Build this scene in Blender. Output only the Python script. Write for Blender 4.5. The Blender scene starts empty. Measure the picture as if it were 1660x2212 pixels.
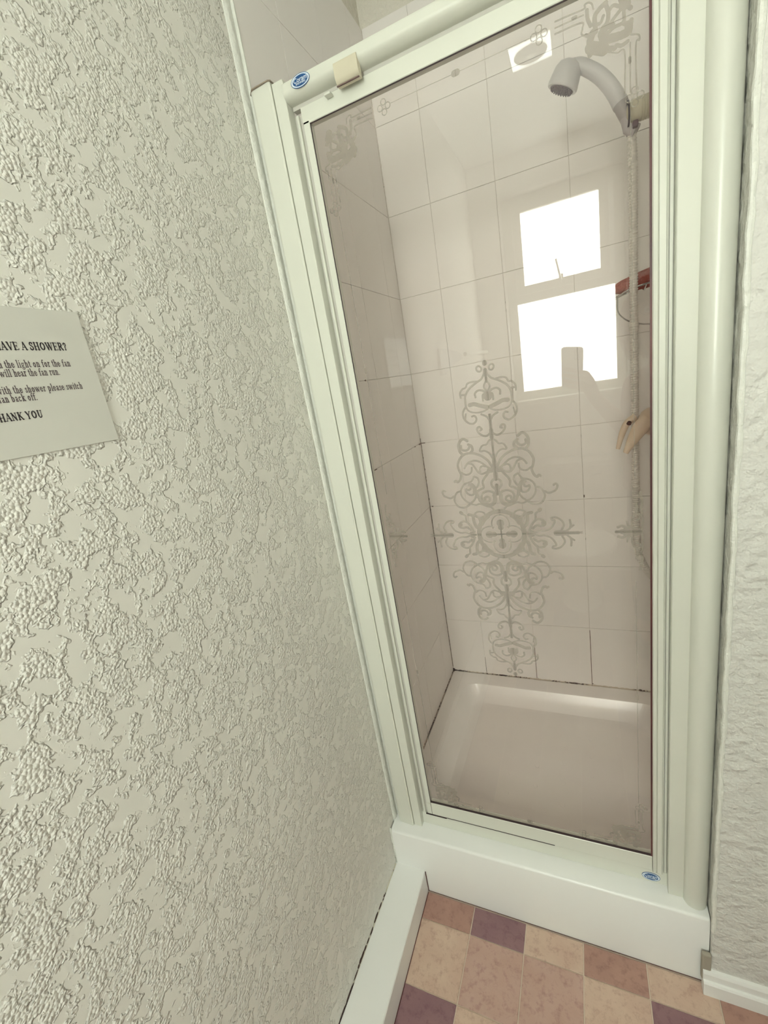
import bpy, bmesh, math, random
import numpy as np
from mathutils import Vector, Matrix
random.seed(7)
PI = math.pi
S = bpy.context.scene
COL = S.collection

# ------------------------------------------------------------------ camera
CX = Vector((0.90980, 0.38061, -0.16551))      # camera right
CYD = Vector((-0.04116, -0.31408, -0.94850))   # camera down
CZF = Vector((-0.41299, 0.86977, -0.27008))    # camera forward
LENS = Vector((0.0, 0.0, 1.40))
cam_d = bpy.data.cameras.new('camera')
cam = bpy.data.objects.new('camera', cam_d); COL.objects.link(cam)
cam_d.sensor_fit = 'VERTICAL'; cam_d.sensor_height = 36.0
cam_d.lens = 950.0 / 2212.0 * 36.0
cam_d.clip_start = 0.004
cam.matrix_world = Matrix(((CX.x, -CYD.x, -CZF.x, LENS.x), (CX.y, -CYD.y, -CZF.y, LENS.y),
                           (CX.z, -CYD.z, -CZF.z, LENS.z), (0, 0, 0, 1)))
S.camera = cam

# ------------------------------------------------------------------ world, light, exposure
W = bpy.data.worlds.new('daylight'); S.world = W; W.use_nodes = True
bg = W.node_tree.nodes['Background']
bg.inputs[0].default_value = (0.93, 1.0, 0.83, 1); bg.inputs[1].default_value = 1.0
WINDOW_E = 20.6       # daylight behind the obscured panes
LAMP_E = 10.5        # ceiling lamp diffuser
DAY = (0.93, 1.0, 0.90)
S.view_settings.view_transform = 'Standard'
S.view_settings.look = 'None'
S.view_settings.exposure = 0.0
S.view_settings.gamma = 1.0
S.view_settings.use_curve_mapping = False

# ------------------------------------------------------------------ helpers
def lin(r, g, b):
    f = lambda c: (c/255/12.92) if c <= 10 else ((c/255+0.055)/1.055)**2.4
    return (f(r), f(g), f(b), 1)

def mat(name, col, rough=0.5, spec=0.5, metal=0.0, var=None, vscale=8.0, bump=None, coat=0.0):
    """procedural principled material: colour varied by noise, optional fine bump (scale, distance)"""
    m = bpy.data.materials.new(name); m.use_nodes = True
    N = m.node_tree.nodes; L = m.node_tree.links
    p = N['Principled BSDF']
    p.inputs['Base Color'].default_value = col
    p.inputs['Roughness'].default_value = rough
    p.inputs['Specular IOR Level'].default_value = spec
    p.inputs['Metallic'].default_value = metal
    p.inputs['Coat Weight'].default_value = coat
    g = N.new('ShaderNodeNewGeometry')
    n = N.new('ShaderNodeTexNoise'); n.inputs['Scale'].default_value = vscale; n.inputs['Detail'].default_value = 4
    L.new(g.outputs['Position'], n.inputs['Vector'])
    r = N.new('ShaderNodeMapRange'); r.inputs[1].default_value = 0.3; r.inputs[2].default_value = 0.7
    L.new(n.outputs['Fac'], r.inputs[0])
    mx = N.new('ShaderNodeMix'); mx.data_type = 'RGBA'
    c2 = var if var else tuple(c*0.95 for c in col[:3])+(1,)
    mx.inputs[6].default_value = col; mx.inputs[7].default_value = c2
    L.new(r.outputs[0], mx.inputs[0]); L.new(mx.outputs[2], p.inputs['Base Color'])
    if bump:
        n2 = N.new('ShaderNodeTexNoise'); n2.inputs['Scale'].default_value = bump[0]; n2.inputs['Detail'].default_value = 3
        L.new(g.outputs['Position'], n2.inputs['Vector'])
        b = N.new('ShaderNodeBump'); b.inputs['Distance'].default_value = bump[1]; b.inputs['Strength'].default_value = 1
        L.new(n2.outputs['Fac'], b.inputs['Height']); L.new(b.outputs[0], p.inputs['Normal'])
    return m

def speckle(name, base, dark, lo, hi, scale, rough=0.4):
    """sealant / grout with mould: noise-thresholded dark specks"""
    m = bpy.data.materials.new(name); m.use_nodes = True
    N = m.node_tree.nodes; L = m.node_tree.links; p = N['Principled BSDF']
    p.inputs['Roughness'].default_value = rough
    g = N.new('ShaderNodeNewGeometry')
    a = N.new('ShaderNodeTexNoise'); a.inputs['Scale'].default_value = scale; a.inputs['Detail'].default_value = 5
    c = N.new('ShaderNodeTexNoise'); c.inputs['Scale'].default_value = scale*0.09; c.inputs['Detail'].default_value = 1
    L.new(g.outputs['Position'], a.inputs['Vector']); L.new(g.outputs['Position'], c.inputs['Vector'])
    ad = N.new('ShaderNodeMath'); ad.operation = 'ADD'
    L.new(a.outputs['Fac'], ad.inputs[0]); L.new(c.outputs['Fac'], ad.inputs[1])
    r = N.new('ShaderNodeMapRange'); r.inputs[1].default_value = lo; r.inputs[2].default_value = hi
    L.new(ad.outputs[0], r.inputs[0])
    mx = N.new('ShaderNodeMix'); mx.data_type = 'RGBA'
    mx.inputs[6].default_value = base; mx.inputs[7].default_value = dark
    L.new(r.outputs[0], mx.inputs[0]); L.new(mx.outputs[2], p.inputs['Base Color'])
    return m

def emis(name, col, e, streak=0.0):
    m = bpy.data.materials.new(name); m.use_nodes = True
    N = m.node_tree.nodes; L = m.node_tree.links
    for n in list(N): N.remove(n)
    o = N.new('ShaderNodeOutputMaterial'); em = N.new('ShaderNodeEmission')
    em.inputs[0].default_value = (*col, 1); em.inputs[1].default_value = e
    if streak:
        g = N.new('ShaderNodeNewGeometry'); mp = N.new('ShaderNodeMapping'); mp.inputs['Scale'].default_value = (14, 1, 1.2)
        n = N.new('ShaderNodeTexNoise'); n.inputs['Scale'].default_value = 1.0; n.inputs['Detail'].default_value = 2
        L.new(g.outputs['Position'], mp.inputs[0]); L.new(mp.outputs[0], n.inputs['Vector'])
        r = N.new('ShaderNodeMapRange'); r.inputs[1].default_value = .3; r.inputs[2].default_value = .7
        r.inputs[3].default_value = e*(1-streak); r.inputs[4].default_value = e*(1+streak)
        L.new(n.outputs['Fac'], r.inputs[0]); L.new(r.outputs[0], em.inputs[1])
    L.new(em.outputs[0], o.inputs[0])
    return m

def glassmat(name, f0, tint):
    """clear pane: Schlick mix of see-through and mirror"""
    m = bpy.data.materials.new(name); m.use_nodes = True
    N = m.node_tree.nodes; L = m.node_tree.links
    for n in list(N): N.remove(n)
    o = N.new('ShaderNodeOutputMaterial'); t = N.new('ShaderNodeBsdfTransparent'); g = N.new('ShaderNodeBsdfGlossy')
    t.inputs[0].default_value = (*tint, 1); g.inputs['Roughness'].default_value = 0.0; g.inputs[0].default_value = (1, 1, 1, 1)
    lw = N.new('ShaderNodeLayerWeight'); lw.inputs[0].default_value = 0.5
    pw = N.new('ShaderNodeMath'); pw.operation = 'POWER'; pw.inputs[1].default_value = 5
    L.new(lw.outputs['Facing'], pw.inputs[0])
    ma = N.new('ShaderNodeMath'); ma.operation = 'MULTIPLY_ADD'; ma.inputs[1].default_value = 1-f0; ma.inputs[2].default_value = f0
    L.new(pw.outputs[0], ma.inputs[0])
    mx = N.new('ShaderNodeMixShader'); L.new(ma.outputs[0], mx.inputs[0])
    L.new(t.outputs[0], mx.inputs[1]); L.new(g.outputs[0], mx.inputs[2]); L.new(mx.outputs[0], o.inputs[0])
    return m

def etchmat(name, col, a):
    m = bpy.data.materials.new(name); m.use_nodes = True
    N = m.node_tree.nodes; L = m.node_tree.links
    for n in list(N): N.remove(n)
    o = N.new('ShaderNodeOutputMaterial'); t = N.new('ShaderNodeBsdfTransparent'); d = N.new('ShaderNodeBsdfDiffuse')
    d.inputs[0].default_value = col
    g = N.new('ShaderNodeNewGeometry'); n = N.new('ShaderNodeTexNoise'); n.inputs['Scale'].default_value = 300
    L.new(g.outputs['Position'], n.inputs['Vector'])
    r = N.new('ShaderNodeMapRange'); r.inputs[3].default_value = a*.92; r.inputs[4].default_value = a*1.08
    L.new(n.outputs['Fac'], r.inputs[0])
    mx = N.new('ShaderNodeMixShader'); L.new(r.outputs[0], mx.inputs[0])
    L.new(t.outputs[0], mx.inputs[1]); L.new(d.outputs[0], mx.inputs[2]); L.new(mx.outputs[0], o.inputs[0])
    return m

def obj(name, bm, m, parent=None, smooth=True, label=None, kind=None, angle=35):
    me = bpy.data.meshes.new(name)
    bm.normal_update(); bm.to_mesh(me); bm.free()
    me.materials.append(m)
    if smooth:
        me.polygons.foreach_set('use_smooth', [True]*len(me.polygons))
        me.set_sharp_from_angle(angle=math.radians(angle))
    o = bpy.data.objects.new(name, me); COL.objects.link(o)
    if parent:
        o.parent = parent
        if parent.type == 'EMPTY' or True:
            o.matrix_parent_inverse = PINV.get(parent.name, Matrix.Identity(4))
            PINV[o.name] = Matrix.Identity(4)
    if label: o['label'] = label
    if kind: o['kind'] = kind
    return o
PINV = {}

def thing(name, label, cat, loc=(0, 0, 0), group=None):
    """Empty at the thing's base; parts are modelled in world coordinates under it"""
    o = bpy.data.objects.new(name, None); COL.objects.link(o); o.location = loc
    o.empty_display_size = 0.05
    o['label'] = label; o['category'] = cat
    if group: o['group'] = group
    PINV[o.name] = Matrix.Translation(-Vector(loc))
    return o

def tag(o, label, cat, group=None):
    o['label'] = label; o['category'] = cat
    if group: o['group'] = group
    return o

def box(bm, x0, x1, y0, y1, z0, z1, r=0.0, seg=2):
    g = bmesh.ops.create_cube(bm, size=1.0)
    vs = g['verts']
    for v in vs:
        v.co = Vector(((x0+x1)/2+v.co.x*(x1-x0), (y0+y1)/2+v.co.y*(y1-y0), (z0+z1)/2+v.co.z*(z1-z0)))
    if r > 0:
        es = list({e for v in vs for e in v.link_edges})
        bmesh.ops.bevel(bm, geom=es, offset=r, segments=seg, affect='EDGES', profile=0.5)
    return bm

def B(*a, **k):
    bm = bmesh.new(); return box(bm, *a, **k)

def prism(bm, pts, axis, a0, a1):
    """extrude a 2-D profile; axis 'x': pts are (y,z); 'y': (x,z); 'z': (x,y)"""
    def P(p, a):
        return {'x': (a, p[0], p[1]), 'y': (p[0], a, p[1]), 'z': (p[0], p[1], a)}[axis]
    v0 = [bm.verts.new(P(p, a0)) for p in pts]; v1 = [bm.verts.new(P(p, a1)) for p in pts]
    n = len(pts)
    for i in range(n):
        bm.faces.new((v0[i], v0[(i+1) % n], v1[(i+1) % n], v1[i]))
    bm.faces.new(v0[::-1]); bm.faces.new(v1)
    bmesh.ops.recalc_face_normals(bm, faces=bm.faces)
    return bm

def PR(*a):
    bm = bmesh.new(); return prism(bm, *a)

def frame_of(d):
    d = Vector(d).normalized()
    up = Vector((0, 0, 1)) if abs(d.z) < 0.9 else Vector((1, 0, 0))
    a = d.cross(up).normalized(); b = d.cross(a).normalized()
    return a, b, d

def lathe(bm, prof, org, d, seg=32, closed=True):
    a, b, d = frame_of(d); org = Vector(org); rings = []
    for r, h in prof:
        if r < 1e-6: rings.append([bm.verts.new(org+d*h)])
        else: rings.append([bm.verts.new(org+d*h+a*r*math.cos(2*PI*k/seg)+b*r*math.sin(2*PI*k/seg)) for k in range(seg)])
    for R0, R1 in zip(rings, rings[1:]):
        for k in range(seg):
            k2 = (k+1) % seg
            if len(R0) == 1 and len(R1) == 1: continue
            if len(R0) == 1: bm.faces.new((R0[0], R1[k], R1[k2]))
            elif len(R1) == 1: bm.faces.new((R0[k], R1[0], R0[k2]))
            else: bm.faces.new((R0[k], R1[k], R1[k2], R0[k2]))
    if closed:
        for R in (rings[0], rings[-1]):
            if len(R) > 1: bm.faces.new(R)
    bmesh.ops.recalc_face_normals(bm, faces=bm.faces)
    return bm

def crom(pts, n=8):
    """Catmull-Rom through points (any dimension)"""
    P = [np.array(p, float) for p in pts]
    if len(P) < 3: return P
    P = [2*P[0]-P[1]]+P+[2*P[-1]-P[-2]]; out = []
    for i in range(1, len(P)-2):
        for k in range(n):
            t = k/n
            out.append(0.5*((2*P[i])+(-P[i-1]+P[i+1])*t+(2*P[i-1]-5*P[i]+4*P[i+1]-P[i+2])*t*t+(-P[i-1]+3*P[i]-3*P[i+1]+P[i+2])*t**3))
    out.append(P[-2]); return out

def tube(bm, pts, rad, seg=16, cap=True):
    pts = [Vector(p) for p in pts]; n = len(pts)
    rad = rad if hasattr(rad, '__len__') else [rad]*n
    T = [(pts[min(i+1, n-1)]-pts[max(i-1, 0)]).normalized() for i in range(n)]
    a, b, _ = frame_of(T[0]); rings = []
    for i in range(n):
        a = (a-T[i]*a.dot(T[i])).normalized(); b = T[i].cross(a)
        rings.append([bm.verts.new(pts[i]+(a*math.cos(2*PI*k/seg)+b*math.sin(2*PI*k/seg))*rad[i]) for k in range(seg)])
    for R0, R1 in zip(rings, rings[1:]):
        for k in range(seg):
            bm.faces.new((R0[k], R0[(k+1) % seg], R1[(k+1) % seg], R1[k]))
    if cap: bm.faces.new(rings[0][::-1]); bm.faces.new(rings[-1])
    bmesh.ops.recalc_face_normals(bm, faces=bm.faces)
    return bm

def skin(name, nodes, edges, m, parent, root=0, sub=2):
    """one continuous body surface grown on a joint skeleton; nodes: (pos, radius)"""
    me = bpy.data.meshes.new(name)
    me.from_pydata([tuple(p) for p, r in nodes], edges, [])
    o = bpy.data.objects.new(name, me); COL.objects.link(o)
    sk = o.modifiers.new('s', 'SKIN'); sk.use_smooth_shade = True
    for i, (p, r) in enumerate(nodes):
        v = me.skin_vertices[0].data[i]; v.radius = r if hasattr(r, '__len__') else (r, r); v.use_root = (i == root)
    ss = o.modifiers.new('u', 'SUBSURF'); ss.levels = sub; ss.render_levels = sub
    dg = bpy.context.evaluated_depsgraph_get(); dg.update()
    m2 = bpy.data.meshes.new_from_object(o.evaluated_get(dg))
    o.modifiers.clear(); o.data = m2; m2.name = name; m2.materials.clear(); m2.materials.append(m)
    m2.polygons.foreach_set('use_smooth', [True]*len(m2.polygons))
    o.parent = parent; o.matrix_parent_inverse = PINV[parent.name]; PINV[o.name] = Matrix.Identity(4)
    return o

# marching-squares sheet from strokes: list of (width, [(x,z)...]) in metres
def strokes_sheet(bm, strokes, x0, x1, z0, z1, h, y, flips=((1, 1),), org=(0, 0), depth=0.0, smooth=8, place=None):
    nx = int((x1-x0)/h)+1; nz = int((z1-z0)/h)+1
    D = np.full((nx, nz), 1.0)
    for w, pts in strokes:
        P = crom(pts, smooth) if smooth else [np.array(p, float) for p in pts]
        for A, Bp in zip(P, P[1:]):
            m = w/2+2*h
            i0 = max(0, int((min(A[0], Bp[0])-m-x0)/h)); i1 = min(nx, int((max(A[0], Bp[0])+m-x0)/h)+2)
            j0 = max(0, int((min(A[1], Bp[1])-m-z0)/h)); j1 = min(nz, int((max(A[1], Bp[1])+m-z0)/h)+2)
            if i1 <= i0 or j1 <= j0: continue
            X = x0+h*np.arange(i0, i1)[:, None]; Z = z0+h*np.arange(j0, j1)[None, :]
            d = Bp-A; L2 = max(1e-12, d@d)
            t = np.clip(((X-A[0])*d[0]+(Z-A[1])*d[1])/L2, 0, 1)
            dist = np.sqrt((X-A[0]-t*d[0])**2+(Z-A[1]-t*d[1])**2)-w/2
            D[i0:i1, j0:j1] = np.minimum(D[i0:i1, j0:j1], dist)
    polys = []
    ins = D < 0
    any_ = ins[:-1, :-1] | ins[1:, :-1] | ins[:-1, 1:] | ins[1:, 1:]
    for i, j in zip(*np.nonzero(any_)):
        c = [(i, j), (i+1, j), (i+1, j+1), (i, j+1)]; poly = []
        for k in range(4):
            p, q = c[k], c[(k+1) % 4]; dp, dq = D[p], D[q]
            if dp < 0: poly.append(('v', p, p, 0.0))
            if (dp < 0) != (dq < 0):
                a, b2 = (p, q) if p < q else (q, p)
                t = D[a]/(D[a]-D[b2]); poly.append(('e', a, b2, float(t)))
        if len(poly) >= 3: polys.append(poly)
    for fx, fz in flips:
        cache = {}
        def V(k):
            key = k[:3]
            if key not in cache:
                x = x0+h*(k[1][0]+(k[2][0]-k[1][0])*k[3]); z = z0+h*(k[1][1]+(k[2][1]-k[1][1])*k[3])
                X_, Z_ = org[0]+fx*x, org[1]+fz*z
                cache[key] = bm.verts.new(place(X_, Z_) if place else (X_, y, Z_))
            return cache[key]
        for poly in polys:
            vs = []
            for k in poly:
                v = V(k)
                if v not in vs: vs.append(v)
            if len(vs) >= 3:
                try: bm.faces.new(vs if fx*fz > 0 else vs[::-1])
                except ValueError: pass
    return bm

# ------------------------------------------------------------------ materials
def wallpaper(name, col, cl, depth, flatcol=None):
    """blown-vinyl wallpaper: raised pebbly clusters over flat ground"""
    m = mat(name, col, rough=0.62, spec=0.35, vscale=3)
    N = m.node_tree.nodes; L = m.node_tree.links; p = N['Principled BSDF']
    g = N.new('ShaderNodeNewGeometry')
    dn = N.new('ShaderNodeTexNoise'); dn.inputs['Scale'].default_value = cl*2.2; dn.inputs['Detail'].default_value = 2
    L.new(g.outputs['Position'], dn.inputs['Vector'])
    vm = N.new('ShaderNodeVectorMath'); vm.operation = 'MULTIPLY_ADD'; vm.inputs[1].default_value = (.02, .02, .02)
    L.new(dn.outputs['Color'], vm.inputs[0]); L.new(g.outputs['Position'], vm.inputs[2])
    n1 = N.new('ShaderNodeTexNoise'); n1.inputs['Scale'].default_value = cl; n1.inputs['Detail'].default_value = 2.6
    n1.inputs['Roughness'].default_value = 0.62
    L.new(vm.outputs[0], n1.inputs['Vector'])
    r = N.new('ShaderNodeMapRange'); r.interpolation_type = 'SMOOTHSTEP'
    r.inputs[1].default_value = 0.455; r.inputs[2].default_value = 0.545
    L.new(n1.outputs['Fac'], r.inputs[0])
    v = N.new('ShaderNodeTexVoronoi'); v.inputs['Scale'].default_value = 240; v.feature = 'F1'
    L.new(g.outputs['Position'], v.inputs['Vector'])
    inv = N.new('ShaderNodeMath'); inv.operation = 'MULTIPLY_ADD'; inv.inputs[1].default_value = -0.75; inv.inputs[2].default_value = 1.0
    L.new(v.outputs['Distance'], inv.inputs[0])
    mu = N.new('ShaderNodeMath'); mu.operation = 'MULTIPLY'
    L.new(r.outputs[0], mu.inputs[0]); L.new(inv.outputs[0], mu.inputs[1])
    b = N.new('ShaderNodeBump'); b.inputs['Distance'].default_value = depth; b.inputs['Strength'].default_value = 1.0
    L.new(mu.outputs[0], b.inputs['Height']); L.new(b.outputs[0], p.inputs['Normal'])
    return m

M_wall = wallpaper('blown_vinyl_paper', lin(236, 233, 225), 40, 0.0032)
M_nib = mat('rough_painted_plaster', lin(219, 217, 211), rough=0.55, spec=0.3, vscale=3, bump=(45, 0.012))
M_plaster = mat('textured_plaster', lin(232, 226, 214), rough=0.7, spec=0.2, vscale=5, bump=(60, 0.01))
M_paint = mat('smooth_wall_paint', lin(245, 243, 238), rough=0.6, spec=0.3, vscale=2)
M_ceil = mat('ceiling_paint', lin(248, 247, 243), rough=0.8, spec=0.1, vscale=2)
M_upvc = mat('white_powder_coat', lin(219, 219, 208), rough=0.28, spec=0.5, vscale=2, var=lin(216, 216, 205))
M_gloss = mat('white_gloss_paint', lin(240, 240, 237), rough=0.3, spec=0.5, vscale=4, var=lin(238, 237, 234))
M_caulk = mat('white_caulk', lin(230, 230, 222), rough=0.4, vscale=60, bump=(90, 0.004))
M_tile = mat('cream_wall_tile', lin(249, 244, 240), rough=0.34, spec=0.3, vscale=2.2, var=lin(247, 241, 236))
M_grout = speckle('wall_grout', lin(232, 224, 216), lin(110, 86, 74), 1.24, 1.34, 60, 0.8)
M_tray = mat('tray_acrylic', lin(246, 240, 236), rough=0.2, spec=0.5, vscale=5, var=lin(242, 235, 230))
M_seal = speckle('mouldy_sealant', lin(206, 192, 174), lin(52, 22, 20), 0.96, 1.10, 130, 0.45)
M_seal2 = speckle('sealant_black_mould', lin(196, 176, 160), lin(60, 26, 26), 0.84, 0.98, 130, 0.45)
M_dirt = speckle('dusty_joint', lin(196, 190, 172), lin(70, 56, 44), 1.06, 1.14, 120, 0.6)
M_black = mat('black_gasket', lin(48, 30, 34), rough=0.5, vscale=20)
M_maroon = mat('maroon_seal', lin(104, 56, 54), rough=0.45, vscale=6, var=lin(66, 32, 38))
M_greyslot = mat('grey_channel', lin(206, 202, 194), rough=0.45, vscale=9)
M_cream = mat('cream_plastic', lin(208, 200, 178), rough=0.35, vscale=30)
M_hs = mat('grey_white_plastic', lin(212, 208, 208), rough=0.3, vscale=10)
M_hsdark = mat('purple_grey_rubber', lin(104, 78, 90), rough=0.5, vscale=40)
M_hose = mat('pale_hose_plastic', lin(222, 216, 208), rough=0.35, vscale=30)
M_knob = mat('yellowed_plastic', lin(216, 198, 176), rough=0.35, vscale=20, var=lin(208, 184, 162))
M_glass = glassmat('pane_glass', 0.033, (0.985, 0.965, 0.955))
M_etch = etchmat('etched_print', lin(150, 141, 130), 0.52)
M_paper = mat('laminated_paper', lin(220, 218, 210), rough=0.32, spec=0.5, vscale=12)
M_ink = mat('black_ink', lin(36, 26, 34), rough=0.5, vscale=40)
M_inkgrey = mat('faded_ink', lin(84, 70, 76), rough=0.5, vscale=200)
M_blue = mat('badge_blue', lin(34, 84, 140), rough=0.3, vscale=80, var=lin(30, 76, 128))
M_badge = mat('badge_white', lin(218, 228, 238), rough=0.3, vscale=80)
M_chrome = mat('chrome', lin(200, 200, 200), rough=0.1, metal=1.0, vscale=10)
M_skin = mat('skin', lin(196, 150, 130), rough=0.5, vscale=30)
M_hair = mat('auburn_hair', lin(122, 44, 38), rough=0.5, vscale=120, var=lin(86, 26, 26), bump=(160, 0.004))
M_top = mat('mauve_fabric', lin(150, 104, 106), rough=0.9, spec=0.1, vscale=60)
M_trousers = mat('dark_denim', lin(70, 66, 84), rough=0.9, spec=0.1, vscale=90)
M_phone = mat('phone_back', lin(200, 196, 200), rough=0.12, spec=0.8, vscale=5)
M_dark = mat('dark_plastic', lin(40, 36, 42), rough=0.3, vscale=20)
M_por = mat('porcelain', lin(238, 234, 224), rough=0.12, spec=0.6, vscale=4)
M_towel = mat('grey_plate', lin(140, 130, 124), rough=0.5, vscale=30)
M_pane = emis('daylit_frosted_pane', DAY, WINDOW_E, 0.06)
M_lamp = emis('lamp_diffuser', DAY, LAMP_E)

XL = -0.540      # left wall face
YF = 0.80        # face of the wall right of the shower
YR = -1.26       # window wall face
XR = 0.95
ZC = 2.50
YB = 1.525       # shower back wall tile face
XT = -0.530      # left tile face
XS = 0.272       # right tile face

# ------------------------------------------------------------------ room shell
def struct(name, bm, m, parent=None, smooth=False):
    o = obj(name, bm, m, parent, smooth=smooth)
    if not parent: o['kind'] = 'structure'
    return o
struct('ceiling', B(XL-.1, XR+.1, YR-.15, 1.66, ZC, ZC+.08), M_ceil)
struct('wall_left', B(XL-.10, XL, YR-.15, 0.862, -.02, ZC), M_wall)
bm = B(XL-.10, XT-.003, 0.862, 1.66, -.02, 2.392)
wsl = struct('wall_shower_left', bm, M_grout)
bm = B(XT-.003, XR, YB+.003, 1.66, -.02, 2.392)
wsb = struct('wall_shower_back', bm, M_grout)
bm = B(XS+.003, XR, 0.90, YB+.003, -.02, 2.392)
wsr = struct('wall_shower_right', bm, M_grout)
bm = bmesh.new()
box(bm, XL-.10, XT-.004, 0.862, 1.66, 2.392, ZC); box(bm, XT-.004, XR, YB+.003, 1.66, 2.392, ZC)
box(bm, XS+.003, XR, 0.90, YB+.003, 2.392, ZC)
struct('wall_upper', bm, M_plaster)
struct('wall_front', B(0.213, XR, YF, 0.90, 0, ZC, r=0.004), M_nib)
struct('wall_right', B(XR, XR+.1, YR-.15, 1.66, -.02, ZC), M_paint)
# window wall with its opening
wx0, wx1, wz0, wz1 = -.37, .27, 1.15, 2.31
bm = bmesh.new()
box(bm, XL-.1, wx0, YR-.15, YR, -.02, ZC); box(bm, wx1, XR+.1, YR-.15, YR, -.02, ZC)
box(bm, wx0, wx1, YR-.15, YR, -.02, wz0); box(bm, wx0, wx1, YR-.15, YR, wz1, ZC)
struct('wall_rear', bm, M_paint)

# wall tiles: 196 x 243 mm with a 2 mm recessed joint, every tile its own object
def tile_proto(w, h, nrm):
    bm = bmesh.new(); t = 0.0035
    if nrm == 'y': box(bm, -w/2, w/2, 0, t, -h/2, h/2)
    else: box(bm, 0, t, -w/2, w/2, -h/2, h/2)
    es = [e for e in bm.edges]
    bmesh.ops.bevel(bm, geom=es, offset=0.0005, segments=1, affect='EDGES')
    me = bpy.data.meshes.new('tile'); bm.to_mesh(me); bm.free(); me.materials.append(M_tile); return me
ZJ = [1.425+0.2425*k for k in range(-6, 5)]        # joint heights
ZJ[0] = 0.19
def tile_wall(parent, cuts, nrm, face, sgn):
    cache = {}; g = 0.0006
    for a, b in zip(cuts, cuts[1:]):
        for c, d in zip(ZJ, ZJ[1:]):
            if d < 0.2: continue
            c2 = max(c, 0.195)
            key = (round(b-a, 4), round(d-c2, 4))
            if key not in cache: cache[key] = tile_proto(b-a-2*g, d-c2-2*g, nrm)
            o = bpy.data.objects.new('tile', cache[key]); COL.objects.link(o)
            j = random.uniform(-.0002, .0002)
            if nrm == 'y': o.location = ((a+b)/2, face+j, (c2+d)/2)
            else: o.location = (face-.0035+j if sgn > 0 else face+j, (a+b)/2, (c2+d)/2)
            o.rotation_euler = (random.uniform(-.0012, .0012), random.uniform(-.0006, .0006), random.uniform(-.0012, .0012))
            o.parent = parent
tile_wall(wsb, [-.529, -.389, -.193, .003, .199, .271], 'y', YB, 1)
tile_wall(wsl, [.864, 1.0235, 1.2225, 1.4215, 1.524], 'x', XT, 1)
tile_wall(wsr, [.902, 1.0235, 1.2225, 1.4215, 1.524], 'x', XS, -1)

# floor: vinyl printed and pressed as square tiles
fl = struct('floor', B(XL-.1, XR+.1, YR-.15, 1.66, -.05, -.0022), mat('floor_joint', lin(222, 204, 186), rough=.6, vscale=60))
def floor_mat(name, a, b, c):
    m = mat(name, a, rough=0.38, spec=0.4, vscale=16, var=b, bump=(30, 0.002))
    N = m.node_tree.nodes; L = m.node_tree.links; p = N['Principled BSDF']
    src = p.inputs['Base Color'].links[0].from_socket
    g = N.new('ShaderNodeNewGeometry')
    n = N.new('ShaderNodeTexNoise'); n.inputs['Scale'].default_value = 55; n.inputs['Detail'].default_value = 6; n.inputs['Roughness'].default_value = .7
    L.new(g.outputs['Position'], n.inputs['Vector'])
    r = N.new('ShaderNodeMapRange'); r.inputs[1].default_value = .5; r.inputs[2].default_value = .72
    L.new(n.outputs['Fac'], r.inputs[0])
    mx = N.new('ShaderNodeMix'); mx.data_type = 'RGBA'; mx.inputs[7].default_value = c
    L.new(r.outputs[0], mx.inputs[0]); L.new(src, mx.inputs[6]); L.new(mx.outputs[2], p.inputs['Base Color'])
    return m
FT = {'t': floor_mat('vinyl_tan', lin(212, 186, 166), lin(202, 172, 154), lin(178, 144, 130)),
      'm': floor_mat('vinyl_pinkish', lin(196, 164, 152), lin(190, 156, 142), lin(164, 128, 120)),
      'r': floor_mat('vinyl_brown', lin(180, 142, 128), lin(170, 132, 120), lin(146, 108, 102)),
      'd': floor_mat('vinyl_plum', lin(150, 116, 118), lin(140, 106, 112), lin(122, 88, 96))}
fx0, fw, fy0, fh = -.317, .1362, .741, .1425
seq = {(-1, 0): 'r', (0, 0): 'd', (1, 0): 't', (2, 0): 'r', (3, 0): 't', (4, 0): 'r', (5, 0): 't',
       (-1, 1): 't', (0, 1): 'm', (1, 1): 'm', (2, 1): 't', (3, 1): 'd', (4, 1): 'r', (-1, 2): 'd', (0, 2): 't', (1, 2): 't', (2, 2): 'r'}
protos = {}
for i in range(-2, 10):
    for j in range(0, 15):
        x0 = fx0+fw*i; x1 = x0+fw; y1 = fy0+fh*(1-j); y0 = y1-fh
        x0, x1 = max(x0, XL+.004), min(x1, XR-.002); y1 = min(y1, YF+.008); y0 = max(y0, YR+.002)
        if x1-x0 < .01 or y1-y0 < .01: continue
        k = seq.get((i, j), random.choice('tmrdtm'))
        key = (k, round(x1-x0, 3), round(y1-y0, 3))
        if key not in protos:
            w, h = x1-x0-.0026, y1-y0-.0026
            bmf = B(-w/2, w/2, -h/2, h/2, -.003, 0, r=.0006, seg=1)
            me = bpy.data.meshes.new('floor_tile'); bmf.to_mesh(me); bmf.free(); me.materials.append(FT[k]); protos[key] = me
        o = bpy.data.objects.new('floor_tile', protos[key]); COL.objects.link(o)
        o.location = ((x0+x1)/2, (y0+y1)/2, 0); o.parent = fl

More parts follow.
